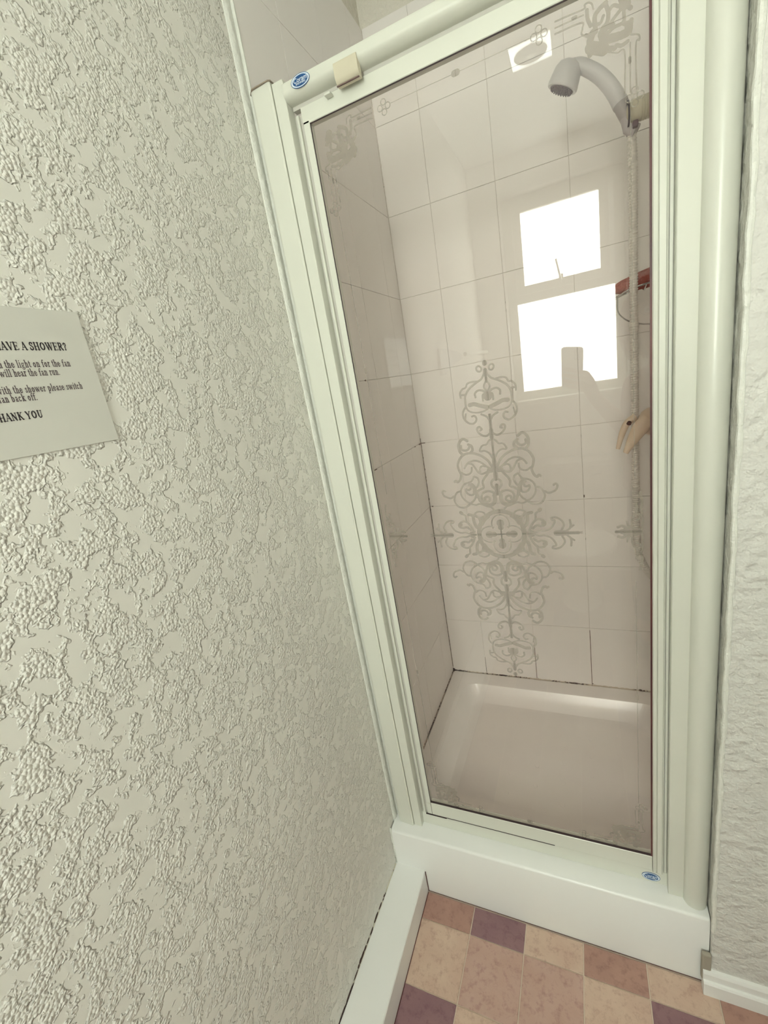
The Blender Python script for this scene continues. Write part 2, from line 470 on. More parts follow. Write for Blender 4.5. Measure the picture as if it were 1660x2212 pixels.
# trims
struct('trim_1', PR([(XL-.002, .842), (XL+.002, .8425), (XL+.005, .846), (XL+.0062, .852), (XL+.005, .860), (XL-.002, .862)], 'z', .196, ZC), M_caulk, smooth=True)
struct('trim_7', B(XL-.001, XT+.0010, .8612, .8642, .196, ZC), M_caulk)
struct('trim_2', PR([(.168, .862)]+[(.190+.0225*math.cos(a), .846-.022*math.sin(a)) for a in np.linspace(PI, 0, 12)]+[(.2125, .862)], 'z', .196, ZC), M_upvc, smooth=True)
bm = bmesh.new()
pts = crom([(.2135, .799, z) for z in np.linspace(.19, ZC, 40)], 3)
tube(bm, [(p[0]+.0007*math.sin(p[2]*37)+.0004*math.sin(p[2]*120), p[1]+.001*math.sin(p[2]*23), p[2]) for p in pts], [.0042+.0008*math.sin(k*1.7) for k in range(len(pts))], 8)
struct('trim_3', bm, M_caulk, smooth=True)
bm = PR([(YF+.002, 0), (YF-.0155, 0), (YF-.0155, .036), (YF-.013, .040), (YF-.009, .041), (YF-.009, .058), (YF-.006, .064), (YF+.002, .066)], 'x', .1985, XR)
struct('baseboard_right', bm, M_gloss)
bm = B(.196, .214, YF-.004, YF+.006, .03, .11, r=.003); struct('trim_4', bm, mat('worn_grey_filler', lin(168, 160, 146), rough=.8, vscale=40))
# boxed-in pipes along the foot of the left wall
bm = PR([(XL, 0), (-.4515, 0), (-.4515, .0735), (-.4535, .0765), (XL, .0775)], 'y', YR, .811)
for v in bm.verts:
    if v.co.x > -.5 and v.co.y < 0: v.co.x += .034*(.811-YR)*.5      # the boxing widens slightly towards the room
bx = obj('pipe_boxing', bm, M_gloss, smooth=False)
tag(bx, 'low white boxing running along the foot of the textured left wall', 'pipe boxing')
bm = bmesh.new()
ys = np.linspace(-1.2, .805, 120)
tube(bm, [(XL+.0008, y, .0782+.0006*math.sin(y*60)) for y in ys], .0016, 6)
sj = obj('joint_sealant', bm, speckle('boxing_joint_mould', lin(206, 200, 182), lin(44, 26, 26), 1.0, 1.10, 45, 0.5), bx, kind=None)
bm = bmesh.new()
tube(bm, [(-.4512+.017*(.811-y), y, .0012) for y in ys], .0014, 6); tube(bm, [(-.4506, .8095, z) for z in (0, .03, .075)], .0012, 6)
obj('floor_joint_line', bm, M_maroon, bx)

# ornament strokes in tenths of a millimetre: (width, [(x, z)...])
MOTIF = [(40,[(1058,977),(1097,1000),(1125,957),(1097,880),(1032,841),(959,824),(894,861)]),(39,[(746,961),(813,940),(865,871),(890,791),(871,705),(818,635),(746,609),(669,614),(605,650),(542,702),(489,744),(439,817),(427,891),(444,965)]),(34,[(559,676),(460,649),(376,664),(298,643),(229,612),(152,586),(105,524),(140,453)]),(37,[(540,681),(622,724),(688,788),(727,874),(731,960),(696,1046),(634,1109),(558,1134),(501,1149),(458,1201),(434,1249)]),(41,[(523,1074),(519,1031),(534,988),(581,979),(618,1001),(622,947),(581,888),(521,866),(465,886),(447,944),(469,1019),(513,1074)]),(77,[(445,923),(442,987),(484,1073),(534,1085)]),(41,[(437,986),(376,1049),(341,1133),(358,1209),(419,1249)]),(50,[(408,890),(391,816),(353,722),(291,669),(214,648)]),(78,[(222,638),(148,637),(86,678),(57,760),(63,833)]),(45,[(45,843),(97,906),(174,929),(257,909),(309,857),(321,784),(287,721),(219,700),(165,730),(161,782),(211,814),(256,794),(257,757)]),(46,[(424,859),(393,933),(330,974),(258,1014),(267,1110),(236,1184),(168,1267),(125,1319),(43,1348)]),(74,[(18,863),(2,1040)]),(45,[(17,946),(90,1032),(93,1116),(37,1173),(11,1198)]),(85,[(5,1177),(0,1283)]),(36,[(20,1305),(19,1401),(4,1464)]),(71,[(9,1400),(2,1637)]),(33,[(3,1637),(12,1988)]),(63,[(8,1988),(6,2143)]),(48,[(834,1169),(806,1190),(778,1158),(731,1188),(699,1252),(686,1317),(714,1395),(730,1495),(705,1583),(644,1669),(560,1721),(443,1731),(322,1697),(211,1637),(117,1545),(61,1445),(37,1391)]),(37,[(670,1350),(596,1303),(518,1312),(469,1359),(453,1440)]),(39,[(600,1435),(557,1499),(484,1556),(388,1574),(288,1542),(227,1496),(134,1416),(54,1370)]),(39,[(511,1530),(440,1505),(394,1438),(336,1338),(275,1292),(209,1306),(127,1341),(45,1370)]),(37,[(298,1336),(291,1412),(242,1453),(183,1440)]),(101,[(109,1351),(34,1359)]),(52,[(588,1706),(650,1770),(668,1850),(661,1929),(609,2005),(551,2024),(482,1980)]),(51,[(453,1732),(399,1790),(412,1869),(470,1906)]),(45,[(617,1892),(615,1825),(557,1793),(489,1806),(447,1871)]),(35,[(1,1965),(56,1947),(117,1873),(183,1861),(228,1825),(255,1754),(163,1749),(82,1696),(26,1595),(0,1507)]),(40,[(8,2120),(42,2066),(106,2037),(185,2060),(249,2126),(265,2195),(219,2225),(176,2177),(203,2156)]),(38,[(10,2130),(10,2435)]),(38,[(0,2310),(61,2405),(152,2458)]),(39,[(337,2440),(288,2447),(253,2387),(287,2321),(353,2298),(426,2332),(488,2406),(507,2501),(480,2580),(430,2639)]),(26,[(470,2382),(448,2507)]),(32,[(433,2669),(410,2585),(345,2527),(234,2500),(108,2506),(15,2549)]),(76,[(358,2661),(269,2665),(167,2626),(27,2579)]),(40,[(430,2633),(434,2727),(423,2832),(363,2932),(279,3000),(184,3054),(90,3102),(28,3190),(14,3259)]),(36,[(426,2862),(507,2864),(513,2817),(512,2912),(457,2978),(399,2995),(354,3061),(266,3081),(156,3069)]),(39,[(230,2789),(232,2859),(171,2906),(82,2890),(13,2825)]),(35,[(96,2706),(90,2810),(29,2838)]),(119,[(12,2755),(11,2802)]),(33,[(12,2871),(54,2963),(8,3058)]),(40,[(2,3045),(3,3270)]),(33,[(65,3283),(78,3315),(115,3343),(153,3324),(159,3283),(131,3244),(87,3244),(65,3283)]),(83,[(2,3371),(1,3388)]),(38,[(524,5),(629,16),(733,48),(838,50),(940,88),(1008,172),(1040,256),(982,279),(969,315),(1031,327),(1115,298),(1174,234),(1198,163),(1157,69)]),(92,[(1048,8),(1241,10)]),(48,[(1241,10),(1450,11)]),(26,[(1430,11),(1514,13)]),(39,[(1230,35),(1297,95),(1316,165),(1308,265)]),(35,[(1297,95),(1370,154)]),(45,[(561,80),(617,202),(697,288),(781,295),(853,241),(852,181),(779,156),(694,167),(623,105)]),(68,[(817,229),(844,217)]),(39,[(607,190),(676,276),(691,349),(699,422),(760,471)]),(69,[(765,477),(790,502)]),(64,[(449,127),(509,200),(535,298),(548,421),(622,446)]),(35,[(402,174),(422,347),(482,421)]),(71,[(377,223),(302,333),(230,395)]),(35,[(274,401),(313,476),(399,505),(478,480),(504,421),(409,371),(319,395)]),(51,[(628,33),(549,64)])]
CORNER = [(21,[(-83,4557),(112,4553),(295,4549),(304,4588),(349,4596),(393,4565),(413,4498)]),(18,[(-87,4484),(285,4484)]),(21,[(-91,4417),(252,4410),(268,4343),(254,4281),(306,4234)]),(17,[(780,3395),(787,3872),(693,3895),(583,3950)]),(17,[(850,3384),(855,3953)]),(19,[(927,3398),(924,3900),(967,3936),(954,4000),(862,4036)]),(32,[(499,4152),(665,4298),(767,4373)]),(32,[(536,4131),(648,4193),(778,4213),(781,4342)]),(36,[(370,4330),(336,4423),(331,4518)]),(43,[(434,4237),(425,4401),(479,4465),(568,4506)]),(39,[(509,4235),(577,4287),(594,4385),(567,4481)]),(32,[(594,4392),(653,4439),(724,4403),(774,4377)]),(89,[(776,4472),(810,4394)]),(41,[(838,4357),(865,4327)]),(75,[(842,4155),(827,4083),(747,4074)]),(41,[(871,4196),(856,4150),(771,4203)]),(78,[(609,4089),(704,4078)]),(65,[(397,4239),(356,4160)]),(109,[(361,4083),(525,4000)]),(64,[(527,4094),(500,4178)]),(35,[(687,3985),(752,3959),(825,3978)]),(43,[(584,3991),(665,3960)]),(44,[(351,3998),(344,4042)]),(33,[(306,4247),(365,4197),(333,4142)]),(36,[(486,4204),(590,4229),(649,4232)]),(29,[(400,4331),(489,4309),(535,4376)])]

# ------------------------------------------------------------------ shower tray
tray = thing('shower_tray', 'square cream acrylic shower tray with mouldy edges inside the cubicle', 'shower tray', (-.13, 1.2, .05))
bm = bmesh.new()
def ringxy(x0, x1, y0, y1, z, r, n=6):
    out = []
    for cx, cy, a0 in ((x1-r, y1-r, 0), (x0+r, y1-r, PI/2), (x0+r, y0+r, PI), (x1-r, y0+r, 1.5*PI)):
        for k in range(n+1):
            a = a0+PI/2*k/n; out.append(bm.verts.new((cx+r*math.cos(a), cy+r*math.sin(a), z)))
    return out
X0, X1, Y0, Y1 = XT+.001, XS-.001, .872, YB-.001
rings = [ringxy(X0, X1, Y0, Y1, .05, .004), ringxy(X0, X1, Y0, Y1, .209, .004), ringxy(X0+.004, X1-.004, Y0+.003, Y1-.004, .212, .004),
         ringxy(X0+.050, X1-.050, Y0+.030, Y1-.052, .211, .05), ringxy(X0+.060, X1-.060, Y0+.038, Y1-.062, .207, .055),
         ringxy(X0+.072, X1-.072, Y0+.048, Y1-.074, .186, .055), ringxy(X0+.094, X1-.094, Y0+.066, Y1-.096, .160, .055),
         ringxy(X0+.102, X1-.102, Y0+.074, Y1-.104, .1545, .055), ringxy(X0+.118, X1-.118, Y0+.09, Y1-.12, .1525, .05),
         ringxy(-.2, -.06, 1.12, 1.26, .150, .03)]
for R0, R1 in zip(rings, rings[1:]):
    n = len(R0)
    for k in range(n): bm.faces.new((R0[k], R0[(k+1) % n], R1[(k+1) % n], R1[k]))
bm.faces.new(rings[-1]); bm.faces.new(rings[0][::-1])
bmesh.ops.recalc_face_normals(bm, faces=bm.faces)
tr = obj('tray_body', bm, M_tray, tray, angle=24)
# raised non-slip marks moulded in the base
bm = bmesh.new()
for i in range(6):
    for j in range(5):
        x, y = -.33+i*.08, 1.02+j*.075+(i % 2)*.03
        lathe(bm, [(.006, 0), (.0055, .0006), (0, .0008)], (x, y, .1512), (0, 0, 1), 10)
obj('grip_stud', bm, M_tray, tray, kind='stuff')
def bead(path, r, m, wob=.0006, f=90):
    bm = bmesh.new(); n = 160
    A, Bq = Vector(path[0]), Vector(path[1])
    pts = [A.lerp(Bq, k/n)+Vector((math.sin(k*f*.11)*wob, math.cos(k*f*.07)*wob, math.sin(k*f*.05)*wob)) for k in range(n+1)]
    tube(bm, pts, [r*(1+.25*math.sin(k*1.3)*math.sin(k*.37)) for k in range(n+1)], 8); return bm
obj('sealant', bead([(XT, YB+.001, .2125), (XS, YB+.001, .2115)], .0034, M_seal), M_seal, tray)
obj('sealant', bead([(XT+.001, .90, .2125), (XT+.001, YB, .2125)], .0024, M_seal2), M_seal2, tray)
bm = bmesh.new()
for x, y, z, r in ((XT+.003, YB-.003, .219, .006), (XT+.006, YB-.004, .213, .004), (XT+.003, YB-.010, .213, .004), (.160, YB-.002, .214, .0055), (.171, YB-.002, .2135, .004), (.145, YB-.002, .214, .0025), (.006, YB-.0005, .219, .0022), (-.188, YB-.0005, .2165, .0016)):
    bmesh.ops.create_icosphere(bm, subdivisions=2, radius=r, matrix=Matrix.Translation((x, y, z)) @ Matrix.Diagonal((1, .35, .7, 1)))
M_mould_gap = mat('mould_and_gap_shade', lin(56, 26, 26), rough=.9, vscale=300)  # real mould on the tray; also colours the shaded gap at the levers
obj('mould_patch', bm, M_mould_gap, tray, kind='stuff')
# corner sealant with mould specks (walls)
o = obj('trim_5', bead([(XT+.0005, YB+.0005, .23), (XT+.0005, YB+.0005, 1.2)], .0016, M_seal), speckle('corner_sealant', lin(150, 132, 118), lin(70, 38, 36), .98, 1.12, 90, .5)); o['kind'] = 'structure'
o = obj('trim_6', bead([(XT+.0005, YB+.0005, 1.2), (XT+.0005, YB+.0005, 2.39)], .0013, M_grout), M_grout); o['kind'] = 'structure'
bm = bmesh.new()
for x, z, w, h in ((.003, .33, .0011, .115), (-.1925, .285, .0009, .07), (-.3885, .255, .0008, .035), (-.522, 1.182, .008, .0014), (.004, .950, .0018, .004), (-.5195, .94, .003, .002)):
    box(bm, x-w, x+w, YB-.0006, YB+.004, z-h, z+h)
M_ml = mat('mouldy_grout', lin(140, 112, 100), rough=.9, vscale=200, var=lin(84, 58, 52))
o = obj('mould_line', bm, M_ml, wsb, kind='stuff'); bm = bmesh.new()
for y, z, w, h in ((1.512, 1.181, .008, .0015), (1.46, 1.1815, .004, .0012), (1.10, 1.181, .02, .0009), (1.144, 1.425, .0025, .0022)):
    box(bm, XT-.004, XT+.0006, y-w, y+w, z-h, z+h)
o = obj('mould_line', bm, M_ml, wsl, kind='stuff')

# plinth in front of the tray
pl = obj('shower_plinth', PR([(.868, 0), (YF+.0105, 0), (YF+.0105, .194), (YF+.0125, .1985), (YF+.0175, .2005), (.868, .2012)], 'x', -.5365, .2115), M_gloss, smooth=True, angle=50)
tag(pl, 'glossy white plinth board and ledge below the shower door', 'shower plinth')
obj('joint_sealant', bead([(-.53, .8615, .2022), (.165, .8615, .2022)], .0013, M_dirt, .0005), M_dirt, pl)
obj('caulk_end', bead([(-.5375, YF+.012, .08), (-.5375, YF+.012, .205)], .003, M_caulk), M_caulk, pl)
obj('floor_joint_line', B(-.45, .2, YF+.0095, YF+.0115, 0, .0014), M_maroon, pl, smooth=False)

# ------------------------------------------------------------------ shower door
door = thing('shower_door', 'white framed glass shower door with etched scrollwork, closed across the cubicle', 'shower door', (-.155, .865, .20))
ZB, ZT = .2013, 1.948
# left jamb: rounded cover, flat inner post, channel
prof = [(-.5235, .868), (-.5235, .852)]+[(-.5135-.010*math.cos(a), .852-.0095*math.sin(a)) for a in np.linspace(.15, PI/2, 6)]+[(-.4795, .8405), (-.4765, .8425), (-.4765, .868)]
obj('jamb', PR(prof, 'z', ZB, ZT), M_upvc, door, angle=30)
obj('jamb', PR([(-.4755, .868), (-.4755, .8455), (-.4745, .8445), (-.4535, .8445), (-.4525, .8455), (-.4525, .868)], 'z', ZB, ZT-.004), M_upvc, door, angle=30)
obj('jamb_cap', PR([(-.526, .87), (-.526, .850), (-.515, .8385), (-.478, .838), (-.474, .841), (-.474, .87)], 'z', ZT, ZT+.0015), mat('grey_cap', lin(150, 136, 122), rough=.5, vscale=20), door, smooth=False)
obj('channel', B(-.4525, -.4365, .868, .876, ZB+.03, 1.895), M_greyslot, door, smooth=False)
obj('channel_rib', PR([(-.4475, .868), (-.4475, .862), (-.446, .861), (-.4435, .861), (-.442, .862), (-.442, .868)], 'z', ZB+.035, 1.893), M_upvc, door, angle=30)
# right jamb
obj('jamb', PR([(.1395, .872), (.1395, .8435), (.1405, .8425), (.1685, .8425), (.1695, .8435), (.1695, .872)], 'z', ZB, 2.2), M_upvc, door, angle=30)
obj('channel', B(.1335, .1398, .866, .876, ZB+.03, 1.9), M_greyslot, door, smooth=False)
# header: deep rounded rail
zt, zb_, yf, yb = 1.934, 1.9090, .8375, .872
hp = [(yb, zt), (yf+.004, zt), (yf+.001, zt-.001), (yf, zt-.004)]+[(yf+.020-.020*math.cos(a), zb_+.012-.012*math.sin(a)) for a in np.linspace(0, PI/2, 8)]+[(yb, zb_)]
obj('header', PR(hp, 'x', -.4525, .1395), M_upvc, door, angle=30)
obj('header_channel', B(-.4515, .139, .864, .876, 1.9025, 1.912), M_greyslot, door, smooth=False)
# bottom threshold rail
obj('threshold', PR([(.874, .2015), (.859, .2015), (.8592, .205), (.8625, .232), (.864, .2345), (.874, .2345)], 'x', -.4555, .1395), M_upvc, door, angle=30)
obj('threshold_end', B(.1395, .1685, .8615, .872, .2015, .206), M_upvc, door, smooth=False)
# leaf
LY = .8600; GY = .8628
leaf_top, leaf_bot, gl, gr, gt, gb = 1.9020, .2375, -.4215, .1112, 1.8745, .2795
obj('stile', PR([(-.4345, .876), (-.4345, LY+.001), (-.4335, LY), (-.4225, LY), (gl, LY+.001), (gl, .876)], 'z', .278, 1.878), M_upvc, door, angle=30)
obj('stile', PR([(gr, .876), (gr, LY-.002), (gr+.0015, LY-.0045), (gr+.007, LY-.0035), (gr+.0075, LY-.0015), (gr+.009, LY-.0045), (gr+.0175, LY-.0045), (gr+.0185, LY-.002), (gr+.0215, LY), (gr+.0215, .876)], 'z', .236, 1.94), M_upvc, door, angle=25)
obj('stile_foot', lathe(bmesh.new(), [(0, -.004), (.007, -.003), (.009, 0), (.009, .003)], (gr+.0105, LY+.004, .236), (0, 0, 1), 18), M_upvc, door)
obj('hinge_strip', B(.1335, .1385, .8615, .872, .238, 1.94, r=.0008), M_upvc, door, smooth=False)
obj('rail', PR([(.876, gt), (LY+.001, gt), (LY, gt+.001), (LY, leaf_top-.001), (LY+.001, leaf_top), (.876, leaf_top)], 'x', -.4345, gr), M_upvc, door, angle=30)
obj('rail', PR([(.876, leaf_bot), (LY+.001, leaf_bot), (LY-.0005, leaf_bot+.002), (LY, gb-.001), (LY+.001, gb), (.876, gb)], 'x', -.4205, gr-.001), M_upvc, door, angle=30)
obj('corner_cap', B(-.4345, -.4215, LY-.0003, .876, leaf_bot+.001, .2770, r=.0012), M_upvc, door, smooth=False)
bm = bmesh.new()
box(bm, gl, gl+.0014, LY+.0012, GY-.0002, gb, gt); box(bm, gl, gr, LY+.0012, GY-.0002, gt-.0016, gt); box(bm, gl, gr, LY+.0012, GY-.0002, gb, gb+.0058)
box(bm, -.4217, -.4205, LY, .87, leaf_bot, gb)
obj('gasket', bm, M_black, door, smooth=False)
obj('seal_strip', B(gr-.0030, gr, LY+.001, GY-.0002, gb, gt), M_maroon, door, smooth=False)
bm = bmesh.new()
box(bm, -.44, -.38, .8585, .862, leaf_bot-.0018, leaf_bot-.0004); box(bm, -.43, -.1, .860, .864, leaf_bot-.0014, leaf_bot-.0003); box(bm, -.1, .10, .862, .866, leaf_bot-.0012, leaf_bot-.0003)
obj('leaf_dark_line', bm, M_black, door, smooth=False)  # thin dark line between leaf and threshold, further forward at the left
glass = obj('glass_pane', B(gl-.004, gr+.004, GY, GY+.004, gb-.004, gt+.004), M_glass, door, smooth=False)
# etched decoration on the pane (printed on its room side)
sc = 1e-4
HX, HZ = -.1552, 1.40-.3268
def Sx(lst, ox=0, oz=0, k=1.0): return [(w*sc*k, [(x*sc+ox, z*sc+oz) for x, z in p]) for w, p in lst]
mot = Sx(MOTIF)
def arc(cx, cy, rx, ry, a0, a1, n=14):
    return [(cx+rx*math.cos(math.radians(a0+(a1-a0)*k/n)), cy+ry*math.sin(math.radians(a0+(a1-a0)*k/n))) for k in range(n+1)]
# quatrefoil rosette: petals, outline and outer ring (quadrant, mirrored)
mot += [(.011, [(.0145, 0), (.026, 0)]), (.015, [(.0235, .0), (.0245, .0)]), (.011, [(0, .0145), (0, .026)]), (.015, [(0, .0235), (0, .0245)]),
        (.0028, [(.0, .0), (.012, .0)]), (.0028, [(0, 0), (0, .012)]),
        (.0026, arc(.0225, 0, .0195, .0175, 0, 118)), (.0026, arc(0, .0225, .0175, .0195, -28, 90)), (.0085, arc(0, 0, .0455, .0495, 0, 90, 24))]
bm = bmesh.new()
strokes_sheet(bm, mot, -.002, .178, -.002, .352, .0009, GY-.0005, flips=((1, 1), (-1, 1), (1, -1), (-1, -1)), org=(HX, HZ))
obj('etched_scrollwork', bm, M_etch, glass, smooth=False)
cor = [(w*1.35 if w > .0028 else w*1.1, p) for w, p in Sx(CORNER)]
CXc, CZc = .0, .0
cor2 = [(w, [(x-HX, z-(.3268*-1)) for x, z in p]) for w, p in cor]      # relative to the pane centre
tref = lambda cx, cz, k: [(.002*k, arc(cx+.009*k*math.cos(a), cz+.009*k*math.sin(a), .0055*k, .0055*k, 0, 360, 10)) for a in (0, PI/2, PI, 1.5*PI)]
cor2 += tref(.1245, .776, .8)+tref(.2455, .658, .8)
side = [(.006, [(.2095, 0), (.2195, 0)]), (.010, [(.219, 0), (.2265, 0)]), (.017, [(.2265, 0), (.242, 0)]), (.005, [(.212, .0095), (.219, .0115), (.2265, .006)]),
        (.003, [(.2265, .020), (.2285, .0115), (.236, .009)]), (.0035, [(.235, .0), (.2345, .02), (.2385, .031), (.246, .033), (.2475, .026), (.243, .022)]),
        (.004, [(.24, .03), (.243, .044), (.2415, .053)]), (.0045, [(.2475, .04), (.2505, .052), (.2495, .064), (.2475, .075)]), (.003, [(.25, .0), (.252, .02), (.25, .04)])]
bm = bmesh.new()
strokes_sheet(bm, side, .2, .26, -.002, .09, .0009, GY-.0005, flips=((1, 1), (-1, 1), (1, -1), (-1, -1)), org=(HX, HZ))
obj('etched_side_spray', bm, M_etch, glass, smooth=False)
for fx in (1, -1):
    for fz in (1, -1):
        bm = bmesh.new()
        strokes_sheet(bm, cor2, .10, .262, .60, .798, .0009, GY-.0005, flips=((fx, fz),), org=(HX, HZ))
        obj('etched_corner', bm, M_etch, glass, smooth=False)
line = [(.0011, [(.0, .777), (.112, .777)]), (.0011, [(.24, .10), (.24, .645)]), (.009, [(.0, .777), (.0025, .777)]), (.0045, [(.24, .36), (.24, .368)]), (.004, [(.24, .70), (.24, .705)]), (.004, [(.170, .777), (.174, .777)])]
bm = bmesh.new()
strokes_sheet(bm, line, -.001, .262, .09, .79, .0009, GY-.0005, flips=((1, 1), (-1, 1), (1, -1), (-1, -1)), org=(HX, HZ), smooth=0)
obj('etched_border', bm, M_etch, glass, smooth=False)
# latch slide on the header
clip = obj('latch_slide', PR([(.846, 1.9215), (.8345, 1.9215), (.8338, 1.919), (.834, 1.902), (.837, 1.896), (.844, 1.892), (.848, 1.892), (.848, 1.9)], 'x', -.348, -.305), M_cream, door, angle=40, label='cream plastic latch slide')
obj('latch_shadow_line', B(-.349, -.307, .8392, .8420, 1.8922, 1.8934), mat('shadow_brown', lin(120, 96, 92), rough=.6, vscale=40), clip, smooth=False)  # brown strip paints the shadow line under the latch slide
obj('latch_hook', B(-.378, -.366, .846, .858, 1.893, 1.8965, r=.0006), M_upvc, door, smooth=False)
# oval maker's badges
def text_mesh(s, size, align='CENTER', off=0.0, shear=0.0):
    c = bpy.data.curves.new('lettering', 'FONT'); c.body = s; c.size = size; c.align_x = align; c.align_y = 'CENTER'; c.offset = off; c.shear = shear
    c.resolution_u = 3; c.extrude = 0.0001
    o = bpy.data.objects.new('tmp', c); COL.objects.link(o)
    dg = bpy.context.evaluated_depsgraph_get(); dg.update()
    me = bpy.data.meshes.new_from_object(o.evaluated_get(dg)); bpy.data.objects.remove(o); return me
def badge(cx, cz, y, parent, rx, rz, tilt=0.0):
    Rm = Matrix.Translation((cx, y, cz)) @ Matrix.Rotation(tilt, 4, 'X') @ Matrix.Rotation(PI/2, 4, 'X')
    def disc(a, b, h, m, name, par):
        bm = bmesh.new(); bmesh.ops.create_cone(bm, cap_ends=True, segments=48, radius1=1, radius2=1, depth=1)
        for v in bm.verts: v.co = Vector((v.co.x*a, v.co.y*b, (v.co.z+.5)*h))
        bmesh.ops.transform(bm, matrix=Rm, verts=bm.verts); return obj(name, bm, m, par, smooth=False)
    e = disc(rx, rz, .0008, M_blue, 'badge', parent)
    e['label'] = 'blue oval badge with white lettering'
    disc(rx*.955, rz*.92, .0009, M_badge, 'badge_ring', e)
    disc(rx*.80, rz*.78, .0010, M_blue, 'badge_field', e)
    bm = bmesh.new()
    for s, sz, dz, sh in (('Coram', rz*.95, rz*.16, .15), ('SHOWERS', rz*.42, -rz*.36, 0)):
        me = text_mesh(s, sz, off=.00006, shear=sh)
        b2 = bmesh.new(); b2.from_mesh(me)
        for v in b2.verts: v.co.y += dz; v.co.z = v.co.z+.0011; v.co.x *= 1.05
        b2.to_mesh(me); b2.free(); bm.from_mesh(me)
    bmesh.ops.transform(bm, matrix=Rm, verts=bm.verts); obj('lettering', bm, M_badge, e, smooth=False)
badge(-.4135, 1.9245, yf, door, .0190, .0098)
badge(.1080, .2165, .8604, door, .0185, .0105, tilt=-.13)
bm = bmesh.new()
obj('screw_head', lathe(bmesh.new(), [(.003, 0), (.003, .001), (0, .0016)], (-.408, .8702, 1.9), (0, -1, 0), 12), M_greyslot, door)

# ------------------------------------------------------------------ hand shower, bracket, hose, mixer
YH = 1.25
hs = thing('hand_shower', 'grey-white plastic hand shower with curved handle resting in its bracket', 'shower head', (.12, YH, 1.82))
z0 = 1.40
ax = crom([(.0125, YH, z0+.571), (.0329, YH, z0+.5681), (.050, YH, z0+.5561), (.0677, YH, z0+.5392), (.0835, YH, z0+.5184), (.0967, YH, z0+.4953), (.1045, YH, z0+.4775)], 6)
obj('handle', tube(bmesh.new(), ax, list(np.interp(np.linspace(0, 1, len(ax)), [0, .25, .6, 1], [.0165, .0135, .0145, .0155])), 24), M_hs, hs)
hd = Vector((-.46, .11, -.87)).normalized()
hc = Vector((-.0015, YH, z0+.549))
hb = lathe(bmesh.new(), [(0, -.040), (.012, -.0385), (.0215, -.033), (.0275, -.023), (.0295, -.010), (.0315, .003), (.0315, .006), (.030, .0085), (.0245, .0085)], hc, hd, 40)
obj('head', hb, M_hs, hs, angle=50)
face = obj('spray_plate', lathe(bmesh.new(), [(.0245, .0075), (.0245, .0095), (0, .0105)], hc, hd, 36), M_hsdark, hs)
bm = bmesh.new(); a_, b_, _ = frame_of(hd)
for rr, nn in ((.005, 6), (.010, 11), (.0155, 17), (.021, 23)):
    for k in range(nn):
        q = hc+hd*.0095+a_*rr*math.cos(2*PI*k/nn)+b_*rr*math.sin(2*PI*k/nn)
        lathe(bm, [(.0016, 0), (.0013, .0042), (0, .0044)], q, hd, 6)
obj('nozzles', bm, M_hsdark, hs, kind='stuff')
cdir = Vector((.012, 0, -.040))
obj('collar', tube(bmesh.new(), crom([(.1045, YH, z0+.4775), (.1105, YH, z0+.462), (.1165, YH, z0+.447), (.1215, YH, z0+.430), (.1245, YH, z0+.418)], 5),
    list(np.interp(np.linspace(0, 1, 21), [0, .08, .1, .45, .5, 1], [.0152, .0152, .0140, .0130, .0125, .0098])), 24), mat('grey_lilac_plastic', lin(178, 170, 170), rough=.35, vscale=12), hs, label='lilac-grey collar')
br = thing('shower_bracket', 'cream ribbed wall bracket that holds the hand shower', 'bracket', (XS, YH-.01, 1.84))
lb = lathe(bmesh.new(), [(0, 0), (.008, .0006), (.0155, .004), (.019, .010), (.020, .018), (.0205, .03), (.0205, .150)], (.1135, YH-.018, z0+.4490), (1, 0, .02), 36)
obj('bracket_body', lb, M_cream, br, angle=50)
bm = bmesh.new()
for k in range(8): lathe(bm, [(.0200, 0), (.0212, .0010), (.0200, .0020)], (.139+k*.0045, YH-.018, z0+.4495), (1, 0, .02), 32)
obj('grip_rib', bm, M_cream, br, kind='stuff')
obj('hose_socket', tube(bmesh.new(), [(.1185, YH-.004, z0+.447), (.1205, YH-.004, z0+.428), (.1325, YH-.006, z0+.418)], [.0150, .0135, .0125], 20), mat('lilac_socket', lin(188, 180, 182), rough=.5, vscale=20), br)
obj('socket_gap_shade', lathe(bmesh.new(), [(.0185, 0), (.0222, 0), (.0222, .003), (.0185, .003)], (.1150, YH-.0215, z0+.4470), (1, .0, .02), 32, closed=False), mat('gap_shade', lin(62, 46, 62), rough=.6, vscale=20), br)  # solid dark ring stands in for the shade around the bracket end
obj('socket_wedge', B(.124, .134, YH-.030, YH-.018, z0+.418, z0+.430, r=.002), M_hsdark, br)  # small dark wedge beside the hose socket
obj('wall_plate', lathe(bmesh.new(), [(.036, 0), (.036, .004), (.030, .008), (.02, .009)], (XS, YH-.018, z0+.452), (-1, 0, 0), 32), M_cream, br)
# ribbed hose hanging down
P = crom([(.1245, YH, z0+.420), (.1262, YH, z0+.36), (.1255, YH, z0+.20), (.1250, YH, z0+.05), (.1252, YH, z0-.15), (.1250, YH, z0-.35), (.1262, YH, z0-.50), (.140, YH, z0-.565), (.175, YH+.01, z0-.625), (.225, YH+.02, z0-.655), (.268, YH+.02, z0-.60)], 40)
P = [p+(p-np.array((0, 0, 1.40)))*(.032*min(1, max(0, (z0+.38-p[2])/.3)))*(p[2] > .85) if True else p for p in P]
L_ = [0]
for a, b in zip(P, P[1:]): L_.append(L_[-1]+float(np.linalg.norm(b-a)))
nn = int(L_[-1]/.0013); Q = []; Rr = []
for k in range(nn+1):
    t = L_[-1]*k/nn; Q.append(tuple(np.interp(t, L_, [p[c] for p in P]) for c in range(3)))
    Rr.append(.0088+.0009*math.sin(2*PI*t/.0058)+(.0022*math.exp(-((t-.385)/.008)**2)))
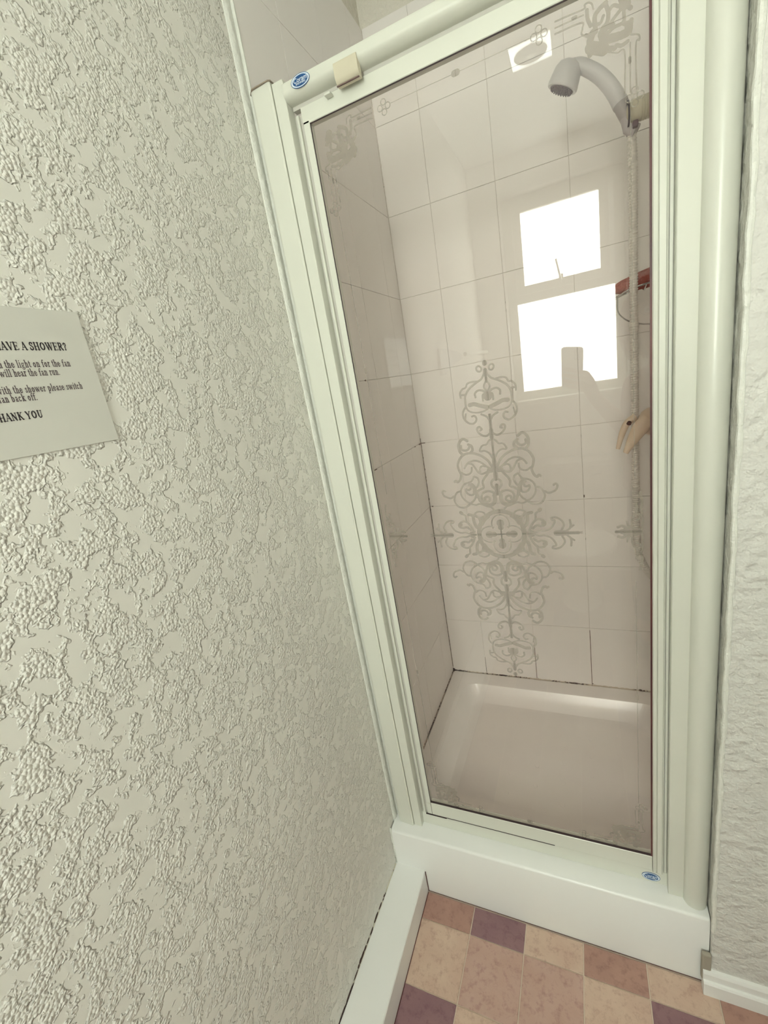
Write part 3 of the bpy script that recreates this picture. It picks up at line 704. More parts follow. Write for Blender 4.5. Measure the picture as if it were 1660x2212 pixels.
hose = obj('shower_hose', tube(bmesh.new(), Q, Rr, 12), M_hose, angle=80)
tag(hose, 'pale ribbed hose hanging from the hand shower down behind the glass', 'hose')
mx = thing('shower_mixer', 'yellowed cream shower control with two pointed levers on the right tiled wall', 'shower control', (XS, YH, 1.21))
obj('body', lathe(bmesh.new(), [(.045, 0), (.045, .012), (.040, .018), (.034, .024), (.0335, .09), (.031, .098)], (XS, YH, 1.21), (-1, 0, 0), 40), M_knob, mx)
kc = Vector((.172, YH-.003, 1.2125))
kb = obj('control_knob', lathe(bmesh.new(), [(.031, 0), (.0335, .003), (.0335, .016), (.031, .024), (.024, .034), (.012, .040), (0, .042)], kc, (-1, -.15, .1), 36), M_knob, mx)
def blade(name, pts, wid, thk, m, par, nrm):
    bm = bmesh.new(); nrm = Vector(nrm).normalized(); P_ = [Vector(p) for p in crom(pts, 5)]; rings = []
    W = np.interp(np.linspace(0, 1, len(P_)), np.linspace(0, 1, len(wid)), wid); H = np.interp(np.linspace(0, 1, len(P_)), np.linspace(0, 1, len(thk)), thk)
    for i, p in enumerate(P_):
        t = (P_[min(i+1, len(P_)-1)]-P_[max(i-1, 0)]).normalized(); s = t.cross(nrm).normalized(); n2 = s.cross(t)
        rings.append([bm.verts.new(p+s*W[i]*math.cos(a)+n2*H[i]*math.sin(a)) for a in np.linspace(0, 2*PI, 17)[:-1]])
    for A, Bq in zip(rings, rings[1:]):
        for k in range(16): bm.faces.new((A[k], A[(k+1) % 16], Bq[(k+1) % 16], Bq[k]))
    bm.faces.new(rings[0]); bm.faces.new(rings[-1][::-1]); bmesh.ops.recalc_face_normals(bm, faces=bm.faces)
    return obj(name, bm, m, par, angle=60)
blade('lever', [(.150, YH-.035, 1.222), (.132, YH-.040, 1.205), (.115, YH-.042, 1.178), (.100, YH-.040, 1.148)], [.018, .018, .0125, .006], [.010, .009, .006, .004], M_knob, mx, (.3, 1, .2))
blade('lever', [(.128, YH+.012, 1.226), (.108, YH+.010, 1.212), (.096, YH+.008, 1.185), (.0865, YH+.006, 1.150)], [.010, .0085, .0075, .005], [.010, .008, .006, .004], M_knob, mx, (.3, 1, .2))
obj('lever_gap_shade', lathe(bmesh.new(), [(.0045, 0), (.0055, .006), (0, .010)], (.112, YH-.012, 1.218), (-.3, -.6, -.5), 14), M_mould_gap, mx)  # dark plug paints the shaded gap between the levers, no mould here

# soap rack with a brick-red sponge on the right tiled wall
sr = thing('soap_rack', 'small wire soap rack on the right tiled wall behind the hose', 'soap rack', (XS, 1.33, 1.50))
obj('rack_wire', tube(bmesh.new(), crom([(XS, 1.29, 1.535), (.14, 1.285, 1.525), (.095, 1.30, 1.512), (.092, 1.34, 1.512), (.14, 1.365, 1.525), (XS, 1.365, 1.535)], 6), .0022, 8), M_chrome, sr)
for xx in (.12, .155, .19, .225):
    obj('cross_wire', tube(bmesh.new(), crom([(xx, 1.286, 1.527), (xx, 1.325, 1.517), (xx, 1.364, 1.527)], 4), .0015, 8), M_chrome, sr)
obj('rack_brace', tube(bmesh.new(), crom([(.095, 1.30, 1.512), (.100, 1.295, 1.47), (.15, 1.30, 1.44), (XS, 1.32, 1.43)], 6), .0018, 8), M_chrome, sr)
bm = bmesh.new(); bmesh.ops.create_icosphere(bm, subdivisions=4, radius=1)
for v in bm.verts:
    p = v.co.copy(); w = .72+.28*(p.x+1)/2
    v.co = Vector((.172+p.x*.088, 1.326+p.y*.036, 1.541+.012*(p.x+.2)+math.copysign(abs(p.z)**.75, p.z)*.024*w+.0015*math.sin(p.x*19+p.y*13)))
sp = obj('sponge', bm, mat('brick_red_sponge', lin(156, 84, 74), rough=.9, spec=.1, vscale=30, var=lin(176, 110, 100), bump=(220, .004)))
tag(sp, 'brick-red oval sponge lying on the wire soap rack', 'sponge')
# mould along the boxing joint
bm = bmesh.new()
for y, l, w in ((.716, .004, .0012), (.690, .010, .0024), (.664, .012, .0038), (.655, .006, .0028), (.632, .010, .0012), (.610, .008, .0018), (.594, .007, .0030), (.578, .013, .0042), (.567, .007, .0052), (.556, .005, .0035), (.540, .012, .0012), (.505, .016, .0012), (.47, .014, .001)):
    bmesh.ops.create_icosphere(bm, subdivisions=2, radius=1, matrix=Matrix.Translation((XL+.0006, y, .0800+w*.6)) @ Matrix.Diagonal((.0016, l, w, 1)))
obj('mould_patch', bm, mat('black_mould', lin(50, 34, 34), rough=.9, vscale=300, var=lin(76, 54, 50)), bx, kind='stuff')

# ------------------------------------------------------------------ notice on the left wall
nt = obj('notice', B(XL+.0005, XL+.0022, .178, .390, 1.3925, 1.5445, r=.0004, seg=1), M_paper, smooth=False)
tag(nt, 'white paper notice about the shower and fan stuck to the textured wall', 'notice')
# seriffed letters drawn as strokes (cap height 1): T thick stem, t thin, se serif
def glyphs(T, t):
    A_ = arc
    def sv(x, y, w=.17): return (t, [(x-w, y), (x+w, y)])
    def stem(x, y0, y1, w=.17): return [(T, [(x, y0+.04), (x, y1-.04)]), sv(x, y0+t/2, w), sv(x, y1-t/2, w)]
    def low(x, y0=0, y1=.66): return [(T, [(x, y0+.04), (x, y1-.02)]), sv(x, y0+t/2, .14), (t, [(x-.13, y1-.03), (x, y1)])]
    G = {}
    G['H'] = (.95, stem(.22, 0, 1)+stem(.72, 0, 1)+[(t, [(.22, .5), (.72, .5)])])
    G['A'] = (.90, [(t, [(.12, .02), (.42, .97)]), (T, [(.44, .95), (.74, .05)]), (t, [(.22, .34), (.62, .34)]), sv(.12, t/2, .12), sv(.76, t/2, .15)])
    G['V'] = (.88, [(T, [(.16, .95), (.43, .06)]), (t, [(.46, .04), (.74, .97)]), sv(.14, 1-t/2, .15), sv(.75, 1-t/2, .12)])
    G['E'] = (.84, stem(.22, 0, 1)+[(t, [(.22, 1-t/2), (.70, 1-t/2), (.72, .80)]), (t, [(.22, t/2), (.72, t/2), (.76, .22)]), (t, [(.22, .51), (.56, .51)]), (t, [(.56, .63), (.56, .40)])])
    G['S'] = (.70, [(T*.8, [(.56, .78), (.50, .92), (.34, .96), (.19, .88), (.16, .73), (.27, .60), (.45, .48), (.57, .36), (.56, .18), (.42, .05), (.26, .04), (.14, .15), (.12, .28)]), (t, [(.58, .96), (.58, .74)]), (t, [(.11, .03), (.11, .28)])])
    G['O'] = (.98, [(T, A_(.47, .5, .30, .42, 120, 240)), (T, A_(.47, .5, .30, .42, -60, 60)), (t*1.3, A_(.47, .5, .33, .46, 50, 130)), (t*1.3, A_(.47, .5, .33, .46, 230, 310))])
    G['W'] = (1.2, [(T, [(.14, .95), (.36, .06)]), (t, [(.38, .04), (.58, .90)]), (T, [(.56, .95), (.80, .06)]), (t, [(.82, .04), (1.04, .97)]), sv(.13, 1-t/2, .13), sv(.56, 1-t/2, .12), sv(1.05, 1-t/2, .11)])
    G['R'] = (.90, stem(.22, 0, 1)+[(t*1.2, [(.22, .96), (.45, .96)]), (T, A_(.46, .74, .17, .20, 70, -70)), (t*1.2, [(.22, .50), (.46, .50)]), (T, [(.44, .48), (.74, .05)]), sv(.78, t/2, .10)])
    G['?'] = (.62, [(T*.8, [(.14, .74), (.17, .90), (.32, .96), (.47, .88), (.48, .70), (.36, .54), (.31, .42), (.31, .28)]), (T*1.15, [(.31, .08), (.312, .08)])])
    G['T'] = (.86, stem(.42, 0, 1)+[(t*1.2, [(.08, .78), (.10, 1-t/2), (.74, 1-t/2), (.76, .78)])])
    G['N'] = (.94, [(t*1.2, [(.18, .02), (.18, .97)]), (T, [(.18, .95), (.70, .05)]), (t*1.2, [(.70, .03), (.70, .97)]), sv(.18, t/2, .13), sv(.13, 1-t/2, .12), sv(.70, 1-t/2, .13)])
    G['K'] = (.95, stem(.22, 0, 1)+[(t*1.2, [(.24, .42), (.66, .95)]), (T, [(.38, .58), (.74, .05)]), sv(.78, t/2, .13), sv(.68, 1-t/2, .12)])
    G['Y'] = (.86, [(T, [(.42, .05), (.42, .46), (.14, .95)]), (t*1.2, [(.44, .46), (.70, .97)]), sv(.42, t/2, .16), sv(.13, 1-t/2, .13), sv(.71, 1-t/2, .11)])
    G['U'] = (.92, [(T, [(.22, .95), (.22, .28)]), (t*1.8, A_(.45, .28, .23, .24, 180, 360)), (t*1.2, [(.69, .26), (.69, .97)]), sv(.22, 1-t/2, .15), sv(.69, 1-t/2, .12)])
    c = lambda cx: [(T*.9, A_(cx, .33, .17, .27, 60, 290)), (t*1.4, A_(cx, .33, .19, .29, 290, 325)), (T, [(cx+.13, .54), (cx+.132, .54)])]
    bowl = lambda cx, s: [(T, A_(cx, .33, .16, .27, (120 if s < 0 else -60), (240 if s < 0 else 60))), (t*1.3, A_(cx, .33, .18, .30, 50, 130)), (t*1.3, A_(cx, .33, .18, .30, 230, 310))]
    G['i'] = (.38, low(.20)+[(T*1.1, [(.19, .90), (.192, .90)])])
    G['n'] = (.66, low(.18)+[(t*1.3, [(.18, .50), (.30, .63), (.42, .62)]), (T, [(.46, .56), (.47, .04)]), sv(.47, t/2, .13)])
    G['u'] = (.66, [(T, [(.18, .64), (.18, .16)]), (t*1.5, [(.18, .14), (.28, .04), (.42, .10)]), (T, [(.47, .64), (.47, .04)]), (t, [(.07, .63), (.18, .64)]), (t, [(.36, .63), (.47, .64)]), (t, [(.47, .02), (.58, .03)])])
    G['h'] = (.66, low(.18, 0, 1.0)+[(t*1.3, [(.18, .50), (.30, .63), (.42, .62)]), (T, [(.46, .56), (.47, .04)]), sv(.47, t/2, .13)])
    G['t'] = (.40, [(T, [(.18, .84), (.18, .14)]), (t*1.5, [(.19, .12), (.26, .04), (.36, .10)]), (t*1.2, [(.04, .63), (.34, .63)])])
    G['c'] = (.56, c(.27)); G['e'] = (.58, [(T*.9, A_(.28, .33, .18, .28, 90, 300)), (t*1.3, A_(.28, .33, .19, .29, 300, 335)), (t*1.2, A_(.28, .35, .18, .26, 0, 90)), (t*1.2, [(.12, .37), (.46, .37)])])
    G['l'] = (.38, low(.19, 0, 1.0))
    G['o'] = (.64, bowl(.31, -1)+bowl(.31, 1))
    G['g'] = (.62, [(T*.7, A_(.27, .42, .14, .18, 0, 360)), (t*1.3, [(.18, .22), (.14, .12), (.30, .06), (.46, .02), (.48, -.12), (.32, -.24), (.14, -.22), (.10, -.10), (.18, .0)]), (t*1.2, [(.38, .56), (.54, .60)])])
    G['f'] = (.42, [(T, [(.18, .04), (.18, .78)]), (t*1.4, [(.18, .78), (.24, .96), (.38, .97), (.42, .90)]), (t*1.2, [(.04, .62), (.36, .62)]), sv(.19, t/2, .14)])
    G['r'] = (.48, low(.18)+[(t*1.4, [(.18, .46), (.28, .62), (.38, .62)]), (T, [(.38, .58), (.382, .58)])])
    G['a'] = (.58, [(T*.8, [(.14, .50), (.22, .62), (.34, .60), (.38, .46), (.38, .10)]), (t*1.3, [(.38, .10), (.44, .03), (.54, .08)]), (T*.8, [(.38, .38), (.18, .28), (.12, .14), (.20, .04), (.34, .10)])])
    G['w'] = (.92, [(T, [(.12, .62), (.28, .06)]), (t, [(.30, .05), (.43, .58)]), (T, [(.43, .60), (.60, .06)]), (t, [(.62, .05), (.78, .64)]), sv(.10, .64, .10), sv(.43, .64, .09), sv(.79, .64, .08)])
    G['y'] = (.64, [(T, [(.14, .62), (.32, .06)]), (t*1.2, [(.54, .64), (.32, .02), (.22, -.22), (.10, -.26)]), sv(.12, .64, .11), sv(.54, .64, .09)])
    G['s'] = (.48, [(T*.75, [(.36, .52), (.28, .63), (.16, .60), (.14, .48), (.28, .34), (.37, .22), (.30, .06), (.16, .04), (.10, .16)])])
    G['p'] = (.66, [(T, [(.18, .64), (.18, -.26)]), sv(.18, -.28, .14), (t, [(.06, .61), (.18, .64)])]+bowl(.33, 1)+[(t*1.3, [(.18, .14), (.24, .05)]), (t*1.3, [(.18, .50), (.24, .60)])])
    G['b'] = (.66, [(T, [(.18, .06), (.18, .98)]), (t, [(.06, .96), (.18, 1.0)])]+bowl(.33, 1)+[(t*1.3, [(.18, .06), (.24, .04)]), (t*1.3, [(.18, .50), (.24, .60)])])
    G['k'] = (.66, low(.18, 0, 1.0)+[(t*1.2, [(.20, .28), (.44, .60)]), (T, [(.28, .38), (.52, .04)]), sv(.52, t/2, .12), sv(.46, .64, .10)])
    G['.'] = (.30, [(T*1.1, [(.12, .06), (.122, .06)])])
    G[' '] = (.34, [])
    return G
def lettering(lines, T, t, m, parent, cell):
    G = glyphs(T, t); bm = bmesh.new()
    for s, yr, base, cap, width in lines:       # right-aligned at yr, baseline height, cap height, total width
        tot = sum(G[ch][0] for ch in s); k = width/(tot*cap)
        st = []; u = 0
        for ch in s:
            for w, p in G[ch][1]: st.append((w, [((x*1.0+u), z) for x, z in p]))
            u += G[ch][0]
        y0 = yr-width
        strokes_sheet(bm, st, -.1, tot+.1, -.4, 1.15, cell, 0, smooth=0,
                      place=lambda X_, Z_: (XL+.00235, y0+X_*cap*k, base+Z_*cap))
    return obj('printed_text', bm, m, parent, smooth=False, kind='stuff')
z = 1.40
lettering([('HAVE A SHOWER?', .3634, z+.1010, .0082, .0735), ('THANK YOU', .3120, z+.0303, .0080, .0475)], .21, .085, M_ink, nt, .035)
lettering([('Switch the light on for the fan', .3610, z+.0832, .0076, .0905), ('will hear the fan run.', .3458, z+.0742, .0076, .0605),
           ('with the shower please switch', .3662, z+.0574, .0076, .0895), ('fan back off.', .3129, z+.0490, .0076, .0370)], .15, .075, M_inkgrey, nt, .035)

# ------------------------------------------------------------------ the room behind the camera
win = thing('window_1', 'white framed window with frosted panes and a small top opener', 'window', (-.05, YR-.06, wz0))
win['kind'] = 'structure'; del win['category']
def frame(name, x0, x1, z0_, z1, w, y0, y1, par, m=M_upvc):
    bm = bmesh.new()
    for a in ((x0, x1, z0_, z0_+w), (x0, x1, z1-w, z1), (x0, x0+w, z0_+w, z1-w), (x1-w, x1, z0_+w, z1-w)):
        box(bm, a[0], a[1], y0, y1, a[2], a[3], r=.003)
    return obj(name, bm, m, par, smooth=False)
yw = YR-.055
frame('window_frame', wx0+.004, wx1-.004, wz0+.018, wz1-.004, .050, yw-.05, yw, win)
obj('transom', B(wx0+.05, wx1-.05, yw-.05, yw, 1.738, 1.80, r=.003), M_upvc, win, smooth=False)
sash = frame('opener_sash', -.310, .190, 1.785, 2.262, .046, yw-.03, yw+.016, win)
obj('pane', B(-.264, .144, yw-.012, yw-.006, 1.831, 2.216), M_pane, win, smooth=False)
obj('pane', B(-.318, .218, yw-.032, yw-.026, 1.22, 1.738), M_pane, win, smooth=False)
hn = obj('handle', B(-.075, -.05, yw+.016, yw+.026, 1.79, 1.85, r=.003), M_greyslot, sash)
obj('opener_stay', tube(bmesh.new(), [(-.060, yw+.024, 1.80), (-.085, yw+.03, 1.93)], .007, 10), M_chrome, win)
obj('window_sill', B(wx0-.02, wx1+.02, YR-.06, YR+.035, wz0-.006, wz0+.018, r=.005), M_upvc, win, smooth=False)

wc = thing('toilet', 'white toilet with closed oval lid below the window', 'toilet', (-.03, -.9, 0))
def oval(cx, cy, a, b, n=40, flat=.0): return [(cx+a*math.cos(t), cy+b*math.sin(t)*(1 if math.sin(t) > 0 else .75)) for t in np.linspace(0, 2*PI, n+1)[:-1]]
def loft(secs):
    bm = bmesh.new(); R = [[bm.verts.new((x, y, z)) for x, y in s] for z, s in secs]
    for A, Bq in zip(R, R[1:]):
        n = len(A)
        for k in range(n): bm.faces.new((A[k], A[(k+1) % n], Bq[(k+1) % n], Bq[k]))
    bm.faces.new(R[0][::-1]); bm.faces.new(R[-1]); return bm
obj('bowl', loft([(0, oval(-.03, -.86, .11, .17)), (.12, oval(-.03, -.86, .095, .16)), (.25, oval(-.03, -.80, .13, .20)), (.34, oval(-.03, -.76, .17, .235)), (.385, oval(-.03, -.76, .178, .24))]), M_por, wc)
obj('seat', loft([(.385, oval(-.03, -.76, .184, .248)), (.395, oval(-.03, -.76, .19, .254)), (.402, oval(-.03, -.76, .186, .25))]), M_por, wc)
obj('lid', loft([(.404, oval(-.03, -.76, .184, .248)), (.416, oval(-.03, -.76, .184, .248)), (.422, oval(-.03, -.76, .174, .238)), (.425, oval(-.03, -.76, .12, .18))]), M_por, wc)
obj('cistern', B(-.22, .16, -1.245, -1.06, .40, .76, r=.02), M_por, wc)
obj('cistern_lid', B(-.23, .17, -1.25, -1.05, .76, .79, r=.01), M_por, wc)
obj('waste_pipe', tube(bmesh.new(), [(-.03, -.95, .18), (-.03, -1.12, .18), (-.03, -1.25, .18)], .05, 16), M_por, wc)
obj('pedestal_neck', B(-.12, .06, -1.10, -.92, .26, .405, r=.03), M_por, wc)
obj('flush_lever', tube(bmesh.new(), [(.10, -1.06, .72), (.10, -1.035, .72), (.06, -1.03, .715)], .006, 8), M_chrome, wc)

cl = thing('ceiling_fan_light', 'square lit ceiling light with a round extractor grille in its middle', 'ceiling light', (-.11, -.445, ZC))
fxc, fyc, hw = -.110, -.445, .072
obj('housing', B(fxc-hw-.006, fxc+hw+.006, fyc-hw-.006, fyc+hw+.006, ZC-.006, ZC-.0005, r=.004), M_upvc, cl, smooth=False)
obj('diffuser', B(fxc-hw, fxc+hw, fyc-hw, fyc+hw, ZC-.009, ZC-.0055, r=.001), M_lamp, cl, smooth=False)
M_grey = mat('grey_grille', lin(150, 142, 134), rough=.5, vscale=30)
gr_ = obj('grille', lathe(bmesh.new(), [(.056, 0), (.060, .002), (.058, .004), (.050, .0050), (0, .0054)], (fxc, fyc, ZC-.009), (0, 0, -1), 40), M_grey, cl)
bm = bmesh.new()
for k in range(16):
    a = 2*PI*k/16; c_, s_ = math.cos(a), math.sin(a)
    tube(bm, [(fxc+.018*c_, fyc+.018*s_, ZC-.0150), (fxc+.052*c_, fyc+.052*s_, ZC-.0146)], .0014, 6)
obj('fan_vane', bm, M_dark, gr_, kind='stuff')
obj('hub', lathe(bmesh.new(), [(.013, 0), (.012, .004), (0, .005)], (fxc, fyc, ZC-.0140), (0, 0, -1), 20), M_upvc, gr_)

tr_ = thing('towel_rail', 'grey wall plate with a short white towel rail beside the notice', 'towel rail', (XL, -.5, 1.45))
obj('backplate', PR([(-.20, 1.405), (-.20, 1.515), (-.27, 1.515), (-.52, 1.505), (-.62, 1.49), (-.62, 1.47), (-.40, 1.44), (-.27, 1.405)], 'x', XL+.0005, XL+.010), M_towel, tr_, smooth=False)
obj('rail_bar', tube(bmesh.new(), [(XL+.03, -.60, 1.488), (XL+.045, -.66, 1.492), (XL+.045, -1.12, 1.497), (XL+.0, -1.16, 1.497)], .011, 14), M_upvc, tr_)
for zz in (1.42, 1.50):
    obj('screw_cap', lathe(bmesh.new(), [(.009, 0), (.009, .004), (.004, .005), (0, .004)], (XL+.010, -.222, zz), (1, 0, 0), 16), M_upvc, tr_)

# ------------------------------------------------------------------ phone and the person holding it
def PF(x, y, z_=0.0):     # phone frame: right, down, forward from its centre
    C0 = LENS-CX*.018+CYD*.056-CZF*.0075
    return C0+CX*x+CYD*y+CZF*z_
Mph = Matrix(((CX.x, CYD.x, CZF.x, 0), (CX.y, CYD.y, CZF.y, 0), (CX.z, CYD.z, CZF.z, 0), (0, 0, 0, 1)))
def pbox(x0, x1, y0, y1, z0_, z1, r, name, m, par):
    bm = bmesh.new()
    g = bmesh.ops.create_cube(bm, size=1.0)
    for v in bm.verts: v.co = Vector(((x0+x1)/2+v.co.x*(x1-x0), (y0+y1)/2+v.co.y*(y1-y0), (z0_+z1)/2+v.co.z*(z1-z0_)))
    es = [e for e in bm.edges if abs((e.verts[0].co-e.verts[1].co).z) > .5*(z1-z0_) and (x1-x0) > .02]
    if es: bmesh.ops.bevel(bm, geom=es, offset=r, segments=5, affect='EDGES', profile=.5)
    for v in bm.verts: v.co = PF(*v.co)
    bmesh.ops.recalc_face_normals(bm, faces=bm.faces)
    return obj(name, bm, m, par, smooth=False)
ph = thing('smartphone', 'pale phone held upright in a raised hand', 'phone', tuple(PF(0, .07)))
pbox(-.037, .037, -.074, .074, -.0035, .0035, .009, 'phone_body', M_phone, ph)
pbox(-.035, .035, -.072, .072, -.0040, -.0034, .008, 'screen', M_dark, ph)
lensb = pbox(.008, .030, -.068, -.030, .0033, .0050, .005, 'lens_surround', M_dark, ph)
for yy in (-.056, -.040):
    q = PF(.018, yy, .0048); obj('lens', lathe(bmesh.new(), [(.0062, 0), (.0062, .0008), (.004, .0009), (0, .0004)], q, CZF, 20), M_chrome, lensb)

pr = thing('person', 'person in a mauve top with auburn hair and glasses photographing the shower', 'person', (.35, -.49, 0))
V3 = Vector
n = []; e = []
def nd(p, r, par=None):
    n.append((Vector(p), r)); i = len(n)-1
    if par is not None: e.append((par, i))
    return i
pelv = nd((.35, -.50, .85), (.150, .105))
waist = nd((.355, -.50, .98), (.120, .088), pelv); chest = nd((.355, -.495, 1.12), (.135, .095), waist); up = nd((.35, -.49, 1.225), (.10, .075), chest)
nk = nd((.33, -.48, 1.31), (.050, .050), up); nk2 = nd((.305, -.46, 1.385), (.048, .048), nk)
jaw = nd((.290, -.435, 1.440), (.062, .068), nk2); hd1 = nd((.287, -.432, 1.500), (.075, .088), jaw); hd2 = nd((.285, -.438, 1.560), (.072, .084), hd1); hd3 = nd((.285, -.442, 1.60), (.045, .052), hd2)
# left arm to the phone
sh = nd((.225, -.485, 1.215), (.055, .052), up); ua = nd((.215, -.40, 1.12), .045, sh); el = nd((.205, -.285, 1.035), .038, ua)
fa = nd((.145, -.185, 1.115), .036, el); wr = nd(tuple(PF(.072, .108, -.014)), (.024, .020), fa)
pm = nd(tuple(PF(.056, .070, -.010)), (.030, .015), wr); pm2 = nd(tuple(PF(.050, .040, -.004)), (.028, .013), pm)
for k, (yo, ye, ln) in enumerate(((.012, -.004, .072), (.032, .018, .080), (.051, .040, .074), (.068, .060, .060))):
    a = nd(tuple(PF(.050, yo, .004)), .0085, pm2 if k < 2 else pm); b = nd(tuple(PF(.034, yo*.8+ye*.2, .0145)), .0080, a)
    c = nd(tuple(PF(.034-ln*.45, ye+.004, .0150)), .0073, b); nd(tuple(PF(.034-ln*.85, ye, .0125)), .0064, c)
a = nd(tuple(PF(.046, .072, -.018)), .0115, pm); b = nd(tuple(PF(.022, .050, -.0165)), .0095, a); nd(tuple(PF(-.004, .030, -.0145)), .0085, b)
# right arm hanging
sh2 = nd((.480, -.495, 1.215), (.055, .052), up); ua2 = nd((.515, -.495, 1.10), .045, sh2); el2 = nd((.53, -.495, .97), .036, ua2)
fa2 = nd((.53, -.455, .90), .034, el2); wr2 = nd((.525, -.425, .79), (.024, .020), fa2); pm_ = nd((.52, -.410, .735), (.018, .032), wr2)
for k, (dy, ln) in enumerate(((-.030, .060), (-.010, .072), (.010, .078), (.030, .068))):
    a = nd((0.518, -.41+dy, .705), .0085, pm_); b = nd((0.514, -.408+dy*1.1, .705-ln*.5), .0078, a); nd((0.504, -.402+dy*1.1, .705-ln), .0066, b)
a = nd((0.508, -.378, .755), .0115, pm_); b = nd((0.498, -.358, .725), .0095, a); nd((0.494, -.350, .700), .0080, b)
LEG0 = len(n)
for s_ in (-1, 1):
    hp_ = nd((.35+s_*.085, -.48, .80), (.088, .092), pelv); kn = nd((.35+s_*.095, -.465, .47), (.060, .062), hp_); cf = nd((.35+s_*.095, -.485, .32), (.054, .058), kn)
    an = nd((.35+s_*.095, -.49, .085), (.036, .040), cf); nd((.35+s_*.098, -.455, .045), (.038, .040), an); nd((.35+s_*.105, -.36, .032), (.040, .028), len(n)-1); nd((.35+s_*.108, -.315, .026), (.032, .020), len(n)-1)
body = skin('body', n, e, M_skin, pr, 0, 2)
# face
bm = bmesh.new(); hc_ = Vector((.286, -.345, 1.497))
tube(bm, crom([hc_+V3((0, -.006, .018)), hc_+V3((0, .004, .0)), hc_+V3((0, .014, -.018)), hc_+V3((0, .002, -.026))], 4), list(np.interp(np.linspace(0, 1, 13), [0, .6, 1], [.007, .011, .008])), 12)
obj('nose', bm, M_skin, pr)
for s_ in (-1, 1):
    bmw = bmesh.new(); bmesh.ops.create_icosphere(bmw, subdivisions=3, radius=.012, matrix=Matrix.Translation(hc_+V3((s_*.032, -.014, .016))))
    ey = obj('eye', bmw, M_badge, pr)
    bmw = bmesh.new(); bmesh.ops.create_icosphere(bmw, subdivisions=2, radius=.0058, matrix=Matrix.Translation(hc_+V3((s_*.032, -.0055, .016)))); obj('iris', bmw, M_dark, ey)
    bmw = bmesh.new(); bmesh.ops.create_icosphere(bmw, subdivisions=3, radius=1, matrix=Matrix.Translation((.286+s_*.078, -.435, 1.50)) @ Matrix.Diagonal((.010, .018, .030, 1))); obj('ear', bmw, M_skin, pr)
obj('mouth', tube(bmesh.new(), crom([hc_+V3((-.024, -.012, -.046)), hc_+V3((-.010, -.001, -.044)), hc_+V3((0, .0, -.045)), hc_+V3((.010, -.001, -.044)), hc_+V3((.024, -.012, -.046))], 4), [.0035+.0025*math.sin(PI*k/16) for k in range(17)], 10), mat('lip', lin(170, 96, 92), rough=.4, vscale=90), pr)
# hair: cap plus locks
bm = bmesh.new()
bmesh.ops.create_icosphere(bm, subdivisions=4, radius=1, matrix=Matrix.Translation((.288, -.455, 1.535)) @ Matrix.Diagonal((.100, .112, .100, 1)))
for v in list(bm.verts):
    if v.co.y > -.40 and v.co.z < 1.545: v.co.y = -.40-(v.co.y+.40)*.3
obj('hair', bm, M_hair, pr)
bm = bmesh.new()
for k in range(46):
    a = PI*(-.12+1.24*k/45)+PI; x, y = .288+.094*math.cos(a), -.455-.0+.100*math.sin(a)
    j = random.uniform(-.01, .01)
    tube(bm, crom([(.288+(x-.288)*.6, -.455+(y+.455)*.6, 1.60), (x, y, 1.55), (x+.012*math.cos(a)+j, y+.01*math.sin(a), 1.46), (x+j, y+j, 1.39), (.288+(x-.288)*.8+j, y+.01, 1.34+j)], 5), [.014, .015, .016, .016, .016, .016, .016, .015, .015, .014, .014, .013, .013, .012, .012, .011, .010, .009, .008, .006, .003], 8)
obj('hair_lock', bm, M_hair, pr, kind='stuff')
bm = bmesh.new()
for k in range(14):
    x = .215+.14*k/13
    tube(bm, crom([(.288+(x-.288)*.5, -.44, 1.632), (x, -.372, 1.60), (x+.01, -.346, 1.556)], 5), list(np.linspace(.012, .005, 11)), 8)
obj('fringe', bm, M_hair, pr, kind='stuff')
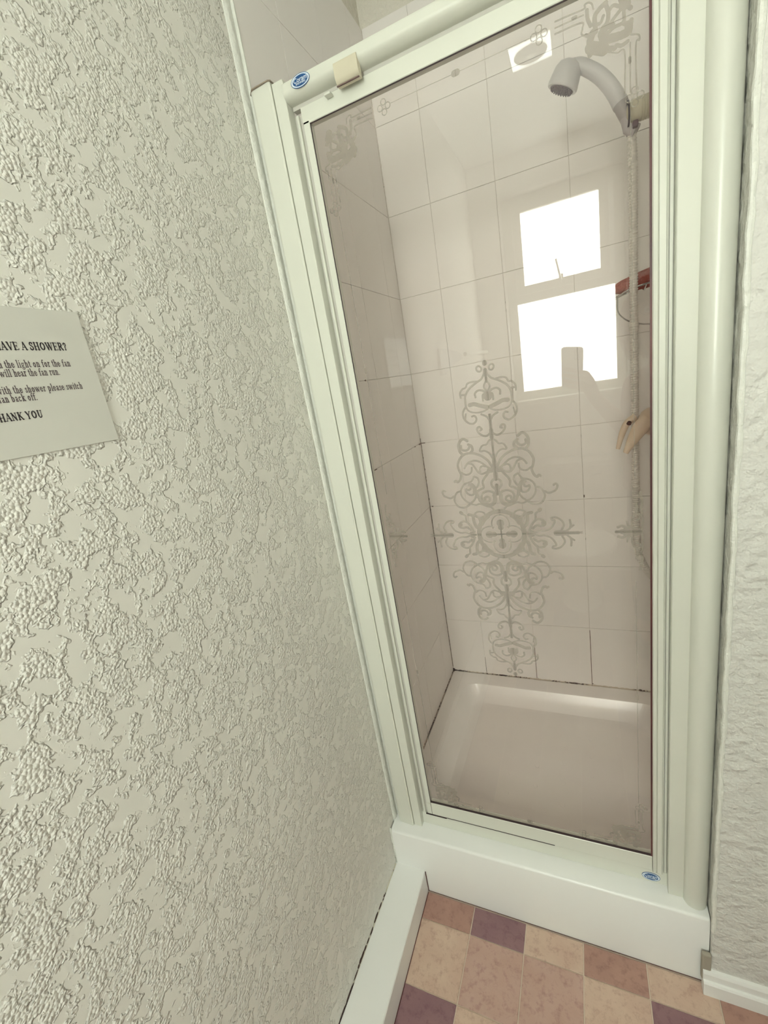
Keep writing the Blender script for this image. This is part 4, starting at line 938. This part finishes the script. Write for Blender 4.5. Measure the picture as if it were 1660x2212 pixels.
gs = thing('glasses', 'thin metal glasses worn by the person', 'glasses', (.271, -.33, 1.51))
for s_ in (-1, 1):
    R_ = [hc_+V3((s_*.033+.024*math.cos(t), .010, .014+.018*math.sin(t))) for t in np.linspace(0, 2*PI, 25)]
    obj('rim', tube(bmesh.new(), R_, .0013, 8), M_chrome, gs)
    obj('temple', tube(bmesh.new(), [hc_+V3((s_*.057, .008, .016)), hc_+V3((s_*.078, -.03, .018)), hc_+V3((s_*.084, -.10, .012))], .0014, 8), M_chrome, gs)
obj('bridge', tube(bmesh.new(), [hc_+V3((-.009, .010, .018)), hc_+V3((0, .014, .021)), hc_+V3((.009, .010, .018))], .0012, 8), M_chrome, gs)
# clothes: fabric shells following the body
g = 1.10
def shell(name, ids, m, grow, root, extra=()):
    mp = {i: k for k, i in enumerate(ids)}
    nn_ = [(n[i][0], tuple(a*grow[0]+grow[1] for a in (n[i][1] if hasattr(n[i][1], '__len__') else (n[i][1],)*2))) for i in ids]
    ee = [(mp[a], mp[b]) for a, b in e if a in mp and b in mp]
    for p, r, par in extra: nn_.append((Vector(p), r)); ee.append((mp[par], len(nn_)-1))
    return skin(name, nn_, ee, m, pr, mp[root], 2)
shell('top', [pelv, waist, chest, up, nk, sh, ua, el, sh2, ua2, el2], M_top, (1.06, .010), pelv)
ring = lambda a, b: [(.352+a*math.cos(t), -.50+b*math.sin(t)) for t in np.linspace(0, 2*PI, 41)[:-1]]
obj('top_hem', loft([(.775, ring(.178, .138)), (.785, ring(.182, .142)), (.86, ring(.180, .138)), (.93, ring(.166, .126)), (.99, ring(.146, .112)), (1.05, ring(.130, .100)), (1.09, ring(.10, .08))]), M_top, pr, angle=60)
legs = [pelv]+[i for i in range(LEG0, len(n)) if n[i][0].z > .06]
shell('trousers', legs, M_trousers, (1.0, .006), pelv, [((.352, -.50, .93), (.125, .092), pelv)])
for s_ in (-1, 1):
    bm = B(.35+s_*.103-.045, .35+s_*.103+.045, -.53, -.27, .001, .062, r=.026, seg=3); obj('shoe', bm, M_dark, pr)
